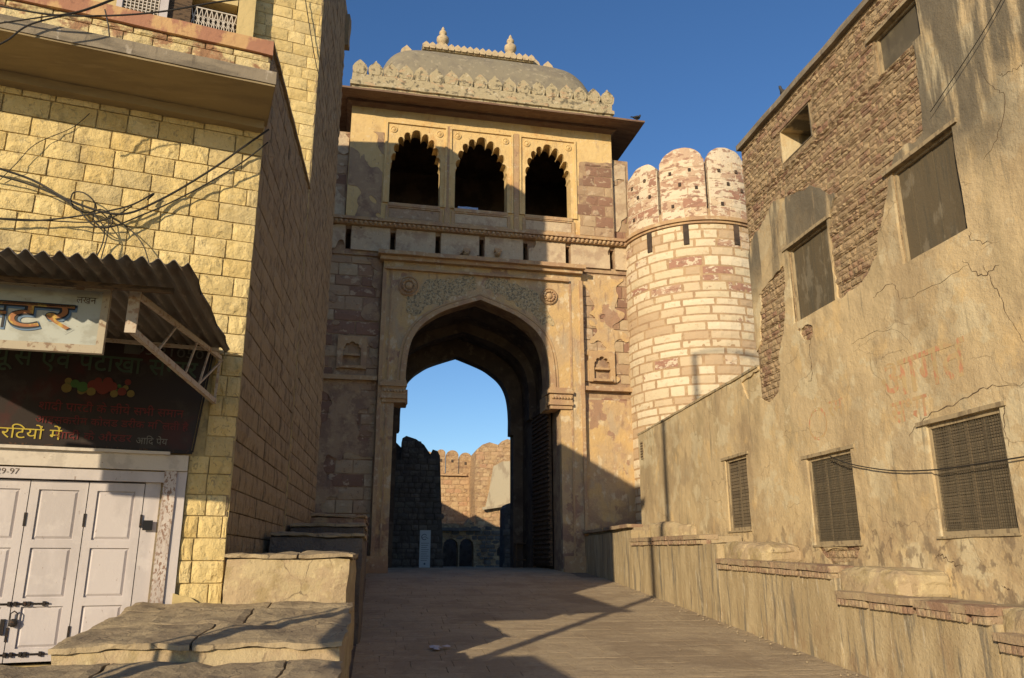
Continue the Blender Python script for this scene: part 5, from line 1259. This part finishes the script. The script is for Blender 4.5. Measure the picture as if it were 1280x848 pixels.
# loggia opening with ornamental grille
x0, x1 = tp(222, 20)[0], tp(296, 20)[0]; zt = tp(260, -12)[1]; zr = tp(260, 10)[1]; zg = tp(260, 24)[1]; zb = tp(260, 60)[1]
MB().box(x0 - .05, x1 + .02, .0, .05, 8.3, TT).build('opening_shade', dark_inside, tall)
b = MB(); b.rbox(x0 - .3, x1, -.35, .04, zr, zr + .35, .4, .01, 2); b.build('loggia_beam', yellow_paint, tall)
b = MB(); b.rbox(x0 - .35, x1 + .02, -.42, .04, zr + .9, zr + 1.0, .4, .01, 2); b.build('loggia_beam', red_coping, tall)
b = MB(); b.rbox(x0, x1, -.12, .0, 8.3, zg - .5, .4, .01, 2); b.build('loggia_parapet', yellow_paint, tall)
b = MB(); z_lo, z_hi = zg - .5, zg + .12
b.bar((x0 + .3, -.2, z_lo + .03), (x1, -.2, z_lo + .03), .03); b.bar((x0 + .3, -.2, z_hi), (x1, -.2, z_hi), .03)
nn = 9; xs_ = [x0 + .3 + (x1 - x0 - .3) * k / nn for k in range(nn + 1)]
for k in range(nn):
    b.bar((xs_[k], -.2, z_lo), (xs_[k + 1], -.2, z_hi), .018); b.bar((xs_[k], -.2, z_hi), (xs_[k + 1], -.2, z_lo), .018)
    cx_, cz_ = (xs_[k] + xs_[k + 1]) / 2, (z_lo + z_hi) / 2
    b.tube([(cx_ + .1 * math.cos(q * math.pi / 5), -.2, cz_ + .1 * math.sin(q * math.pi / 5)) for q in range(11)], .009, 4)
b.build('ornate_grille', lintel_paint, tall)
b = MB(); b.rbox(x0 - .28, x0 + .3, -.3, .04, 8.3, zr, .4, .01, 5); b.build('loggia_post', wood_dark, tall)
# lattice shutter
x2, x3 = tp(148, 10)[0], tp(212, 10)[0]; zq = tp(180, 28)[1]
b = MB(); b.prism([[(x2, 8.3), (x3, 8.3), (x3, TT - 4), (x2, TT - 4)], [(x2 + .12, 8.4), (x3 - .18, 8.4), (x3 - .18, TT - 4.1), (x2 + .12, TT - 4.1)]], -.4, -.3); ls = b.build('lattice_shutter', door_paint, tall)
b = MB(); k = x2 + .12
while k < x3 - .18:
    b.bar((k, -.36, 11.5), (k, -.36, TT - 4.1), .022); k += .085
z = 11.5
while z < TT - 4.1: b.bar((x2 + .1, -.35, z), (x3 - .16, -.35, z), .022); z += .085
o = b.build('lattice', lintel_paint, ls, fix=False); o['kind'] = 'stuff'
MB().box(x2 + .1, x3 - .1, -.3, -.29, 8.3, TT - 4).build('lattice_back', board_grey, ls)
MB().rbox(-9, x2, -.1, .05, 8.3, TT, .6, .01, 3).build('plain_wall', yellow_paint, tall)
# hanging wire along the tall face, small bracket on the far edge
b = MB(); P = [(tp(px, py, -.1)) for px, py in ((381, -5), (388, 40), (394, 75), (398, 92))]
b.tube(smooth_curve([(p[0], -.1, p[1]) for p in P], 6), .012, 5); b.build('wall_cable', cable_mat, tall)
b = MB(); b.rbox(TL - .25, TL + .12, -.12, .1, 17.0, 18.2, .15, .05, 4, M=MT); b.build('downpipe_head', roughcast, tall)

# ================================================================ left benches (platform tiers)
def tier(Ya, Yb, x0f, x1, ztop, zdrop, label, m=block_face, top=ledge_top, slope=0.0, amp=.03, rr=.04):
    e = empty('stone_bench', (0, Ya, 0), 0, label, 'bench', 'stepped masonry benches on the left')
    zf = lambda y: ztop + slope * y
    Ln = Yb - Ya
    b = MB(); b.rbox(x0f, x1, 0, Ln, -3.2, -.05, .22, amp, Ya, rr, fx=lambda p: (p[0], p[1], -3.2 + (p[2] + 3.2) / 3.15 * (zf(p[1]) - .05 + 3.2))); b.build('body', m, e)
    r = random.Random(int(Ya * 7)); y = -.03
    while y < Ln - .02:
        d = min(r.uniform(.9, 1.7), Ln - y)
        x = x0f
        while x < x1:
            wd = min(r.uniform(1.0, 2.3), x1 + .02 - x)
            if x1 - x - wd < .35: wd = x1 + .02 - x
            b = MB(); b.rbox(x + .002, x + wd - .002, y + .002, y + d - .002, -.075, 0, .09, .045, x * 0 + Ya, .016, fx=lambda p: (p[0], p[1], p[2] + zf(p[1]) + .004)); b.build('top_slab', top, e)
            x += wd
        y += d
    return e
tier(5.5, 9.3, -6.5, -.3, -1.28, .3, 'lowest and nearest stone bench at the bottom left corner', slope=.07)
tier(9.32, 12.4, -3.25, -.31, -.83, .3, 'broad cracked stone bench in front of the white shop door', slope=.085)
tier(12.42, 16.0, -2.16, -.36, .1, .3, 'sunlit pale block bench beside the yellow house corner', slope=.0)
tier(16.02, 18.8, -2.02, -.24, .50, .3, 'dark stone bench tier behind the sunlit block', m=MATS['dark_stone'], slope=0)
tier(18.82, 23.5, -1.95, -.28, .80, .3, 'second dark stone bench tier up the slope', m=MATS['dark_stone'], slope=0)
tier(23.52, 29.6, -4.2, -.34, 1.24, .3, 'highest bench tier of rough stone against the gate foot', m=red_slab, top=red_slab, slope=0)

# ================================================================ street lamp and an added sheet on posts (outside the frame; their shadows fall in it)
lampT = empty('street_lamp', (-4.55, 5.7, sp_z(5.7)), 0, 'tall street lamp pole standing left of the view whose shadow crosses the road', 'street lamp')
b = MB(); H = 15.7 - sp_z(5.7); b.tube([(0, 0, -.3), (0, 0, H * .5), (0, 0, H)], [.13, .11, .085], 10); b.build('pole', rust_steel, lampT)
b = MB(); b.tube([(0, 0, H - .1), (.5, -.15, H + .05), (1.6, -.5, H + .1)], .05, 8); b.build('arm', rust_steel, lampT)
b = MB(); b.rbox(1.4, 2.1, -.75, -.45, H + .02, H + .14, .2, .01, 1, .03); b.build('lamp_head', rust_steel, lampT)
cn = empty('shade_sheet', (-3.9, 6.2, 0), 0, 'flat sheet on posts added outside the left edge to shade the road', 'awning')
cpts = [(1.3, -2.6, .85), (1.3, -1.3, 1.07), (.65, .15, 1.4), (-.38, .15, 1.4), (-.3, -1.3, 1.07), (-.3, -2.6, .85)]  # added outline, shaped so its shadow falls on the lower left road
MB().add([p for p in cpts] + [(p[0], p[1], p[2] + .05) for p in cpts], [(0, 1, 4, 5), (1, 2, 3, 4), (11, 10, 7, 6), (10, 9, 8, 7), (0, 6, 7, 1), (1, 7, 8, 2), (2, 8, 9, 3), (3, 9, 10, 4), (4, 10, 11, 5), (5, 11, 6, 0)]).build('sheet', zinc, cn)
for x, y, z in ((-.5, .1, 1.4), (.5, -2.5, .86)):
    MB().box(x - .02, x + .02, y - .02, y + .02, -2.4, z).build('post', rust_steel, cn)

# ================================================================ BEYOND THE GATE
# dark battered bastion on the left
db = empty('dark_bastion', (0, 0, 0), 0, 'dark rubble bastion in shade seen through the archway on the left', 'tower')
def far_poly(pts, Y, y1, m, name, par_): 
    P = []
    for px, py in pts:
        r_ = ray(px, py); t = Y / r_[1]; P.append((r_[0] * t, r_[2] * t))
    return MB().prism([P], Y, y1).build(name, m, par_)
def yq(px, py, Y): r_ = ray(px, py); t = Y / r_[1]; return (r_[0] * t, r_[2] * t)
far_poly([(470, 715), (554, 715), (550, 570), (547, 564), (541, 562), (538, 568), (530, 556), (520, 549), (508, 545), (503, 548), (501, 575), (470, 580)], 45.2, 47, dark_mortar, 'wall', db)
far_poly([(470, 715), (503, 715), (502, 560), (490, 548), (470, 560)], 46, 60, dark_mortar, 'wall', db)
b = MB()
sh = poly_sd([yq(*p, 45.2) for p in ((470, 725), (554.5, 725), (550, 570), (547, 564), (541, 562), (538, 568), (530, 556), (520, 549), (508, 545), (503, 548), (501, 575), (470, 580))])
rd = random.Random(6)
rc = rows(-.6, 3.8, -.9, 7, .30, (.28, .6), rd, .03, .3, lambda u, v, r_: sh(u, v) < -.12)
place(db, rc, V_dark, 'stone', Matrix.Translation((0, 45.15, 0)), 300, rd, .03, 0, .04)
# sign board
sb = empty('info_board', (*yq(530.5, 709, 40)[:1], 40, 0), 0, 'tall narrow blue information board standing in the shade beyond the arch', 'sign')
xw = yq(537.5, 690, 40)[0] - yq(524, 690, 40)[0]; zt = yq(530, 663, 40)[1]; zb = -.35
MB().box(-xw / 2, xw / 2, 0, .06, zb, zt).build('board', blue_board, sb)
b = MB(); b.tube([(-xw * .08 + .13 * math.cos(q), -.006, zt - .32 + .13 * math.sin(q)) for q in [i * .45 + .6 for i in range(12)]], .018, 5); b.tube([(-xw * .3, -.006, zt - .36), (0, -.006, zt - .3), (xw * .28, -.006, zt - .4)], .012, 5); b.build('emblem', paint_blue, sb)
for k in range(9): MB().box(-xw * .36, xw * (.36 - .08 * (k % 3)), -.008, -.001, zt - .62 - k * .1, zt - .60 - k * .1).build('text_line', paint_blue, sb)
b = MB(); b.lathe([(.05, 0), (.05, .01)], (0, 0, zb + .2), 10, 'y'); b.build('emblem', paint_blue, sb)
# far sunlit fort wall with merlons
fw_ = empty('fort_wall', (0, 0, 0), 0, 'sunlit battlemented fort wall with rounded merlons seen far through the archway', 'wall')
Yf = 85
xa, _ = yq(480, 600, Yf); xb, _ = yq(594, 600, Yf); xc, _ = yq(680, 600, Yf - 6)
zt = yq(570, 606 - 20, Yf)[1]
zbase = -1.5; zw = yq(560, 592, Yf)[1]
MB().box(xa - 6, xb, Yf, Yf + 3, zbase, zw).build('wall', far_wall_mat, fw_)
rc = rows(xa, xb, zbase, zw, .42, (.5, 1.0), random.Random(2), .05, .25)
place(fw_, rc, V_far, 'stone', Matrix.Translation((0, Yf - .02, 0)), 280, random.Random(3), .03, 0, .03)
b = MB(); b.rbox(xa - 2, yq(583, 592, Yf)[0] , Yf - .35, Yf, zw - .25, zw - .1, 1, .02, 1); b.build('string_course', far_stone, fw_)
# merlons (dx px edges)
for p0, p1, pt in ((466, 484, 565), (484, 502, 565), (502, 520, 565), (520, 545, 564), (545.5, 556.5, 562), (557.5, 573, 563), (574, 589.5, 566), (590.5, 606, 567)):
    x0_, _ = yq(p0, 580, Yf); x1_, _ = yq(p1, 580, Yf); zt_m = yq((p0 + p1) / 2, pt, Yf)[1]; cx_ = (x0_ + x1_) / 2; hw_ = (x1_ - x0_) / 2
    pl = [(x0_, zw - .1), (x1_, zw - .1)] + [(cx_ + hw_ * math.cos(q * math.pi / 10), zt_m - hw_ * .9 + hw_ * .9 * math.sin(q * math.pi / 10)) for q in range(11)]
    b = MB(); b.prism([pl], Yf - .05, Yf + .8); mo = b.build('merlon', far_wall_mat, fw_)
    b = MB(); b.box(cx_ - .12, cx_ + .12, Yf - .09, Yf - .04, zt_m - 1.3, zt_m - 1.0); b.build('loophole', dark_inside, mo)
# projecting round tower section at right with a pale slanted patch
ft = empty('fort_tower', (0, 0, 0), 0, 'sunlit projecting fort tower with pale plaster apron beside the far wall', 'tower')
Yt = 80
far_poly([(596, 720), (593, 600), (596, 562), (603, 556), (612, 553), (622, 556), (624, 560), (627, 552), (634, 549), (641, 551), (643, 556), (660, 556), (690, 560), (690, 720)], Yt, Yt + 6, far_wall_mat, 'wall', ft)
far_poly([(607, 634), (612, 612), (617, 583), (628, 577), (700, 576), (700, 622)], Yt - .35, Yt, pale_plaster, 'apron', ft)
b = MB(); b.bar((*yq(603, 636, Yt - .5)[:1], Yt - .5, yq(603, 636, Yt - .5)[1]), (yq(700, 622, Yt - .5)[0], Yt - .5, yq(700, 622, Yt - .5)[1]), .3, .25); b.build('string_course', pale_plaster, ft)
sh2 = poly_sd([yq(*p, Yt) for p in ((598, 712), (594, 600), (596, 562), (612, 554), (640, 552), (690, 560), (690, 712))]); sh3 = poly_sd([yq(*p, Yt) for p in ((605, 636), (617, 583), (628, 575), (700, 573), (700, 622))])
rc = rows(yq(590, 600, Yt)[0], yq(660, 600, Yt)[0], -1, 12.5, .42, (.45, .9), random.Random(8), .05, .25, lambda u, v, r_: sh2(u, v) < -.25 and sh3(u, v) > .3)
place(ft, rc, V_far, 'stone', Matrix.Translation((0, Yt - .02, 0)), 250, random.Random(3), .03, 0, .03)
# ruined arcade below
ar = empty('ruined_arcade', (0, 0, 0), 0, 'low ruined stone arcade with two scalloped arches in the shade beyond the gate', 'ruin')
Ya_ = 60
def A_(px, py): return yq(px, py, Ya_)
hl = []
for c_, wpx, ytop in ((563, 9.5, 673), (583, 9, 673), (626, 5, 683)):
    cx_, _ = A_(c_, 700); hw_ = A_(c_ + wpx, 700)[0] - cx_; zt_ = A_(c_, ytop)[1]; zb_ = -.6 if c_ < 600 else A_(c_, 695)[1]
    hl.append([(cx_ + hw_, zb_)] + [(cx_ + hw_ * math.cos(q * math.pi / 12) * (1 - .1 * (q % 2)), zt_ - hw_ + hw_ * math.sin(q * math.pi / 12) * (1 - .1 * (q % 2))) for q in range(13)] + [(cx_ - hw_, zb_)])
outl = [A_(*p) for p in ((545, 725), (680, 725), (680, 655), (641, 652), (630, 660), (617, 658), (610, 655), (600, 662), (592, 655), (586, 648), (580, 657), (568, 654), (556, 655), (545, 653))]
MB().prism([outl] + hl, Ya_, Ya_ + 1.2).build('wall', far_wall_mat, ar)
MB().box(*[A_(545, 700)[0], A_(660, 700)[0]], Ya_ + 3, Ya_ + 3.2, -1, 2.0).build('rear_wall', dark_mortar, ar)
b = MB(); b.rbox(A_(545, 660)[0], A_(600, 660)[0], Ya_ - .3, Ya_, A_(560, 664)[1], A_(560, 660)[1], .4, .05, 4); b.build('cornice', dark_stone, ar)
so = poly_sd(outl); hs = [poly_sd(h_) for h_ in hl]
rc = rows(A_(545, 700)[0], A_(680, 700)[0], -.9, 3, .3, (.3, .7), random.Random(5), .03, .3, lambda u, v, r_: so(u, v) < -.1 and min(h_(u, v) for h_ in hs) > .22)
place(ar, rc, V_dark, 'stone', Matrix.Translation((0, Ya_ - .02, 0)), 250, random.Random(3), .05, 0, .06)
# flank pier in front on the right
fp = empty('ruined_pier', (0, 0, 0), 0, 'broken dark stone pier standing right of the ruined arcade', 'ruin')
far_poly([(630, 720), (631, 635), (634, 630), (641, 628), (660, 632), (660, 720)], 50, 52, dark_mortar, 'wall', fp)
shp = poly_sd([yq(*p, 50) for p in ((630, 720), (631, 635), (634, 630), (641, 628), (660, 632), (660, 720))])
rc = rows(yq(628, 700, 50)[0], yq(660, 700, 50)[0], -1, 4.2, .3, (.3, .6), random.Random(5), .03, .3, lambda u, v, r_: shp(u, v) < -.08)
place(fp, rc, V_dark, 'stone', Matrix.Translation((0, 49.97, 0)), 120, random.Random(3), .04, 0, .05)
# table just inside the arch
tx, _ = yq(655, 700, 36.2)
tb_ = empty('wooden_table', (tx, 36.2, -.3), 0, 'small rough wooden table standing inside the archway by the right jamb', 'table')
MB().box(-.42, .5, -.3, .3, 1.0, 1.06).build('table_top', wood_dark, tb_)
for x, y in ((-.38, -.26), (.46, -.26), (-.38, .26), (.46, .26)): MB().box(x - .03, x + .03, y - .03, y + .03, 0, 1.0).build('leg', wood_dark, tb_)
MB().box(-.38, .46, -.27, -.24, .3, .36).build('stretcher', wood_dark, tb_)
# unseen wall added left of the view to shade the yard
cw = empty('shade_wall', (0, 0, 0), 0, 'long unseen wall added left of the yard beyond the gate to shade it', 'wall')
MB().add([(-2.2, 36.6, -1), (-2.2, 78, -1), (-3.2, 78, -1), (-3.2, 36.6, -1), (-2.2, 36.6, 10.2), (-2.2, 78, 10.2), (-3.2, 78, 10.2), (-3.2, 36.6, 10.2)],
    [(0, 3, 2, 1), (4, 5, 6, 7), (0, 1, 5, 4), (1, 2, 6, 5), (2, 3, 7, 6), (3, 0, 4, 7)]).build('wall', dark_stone, cw)
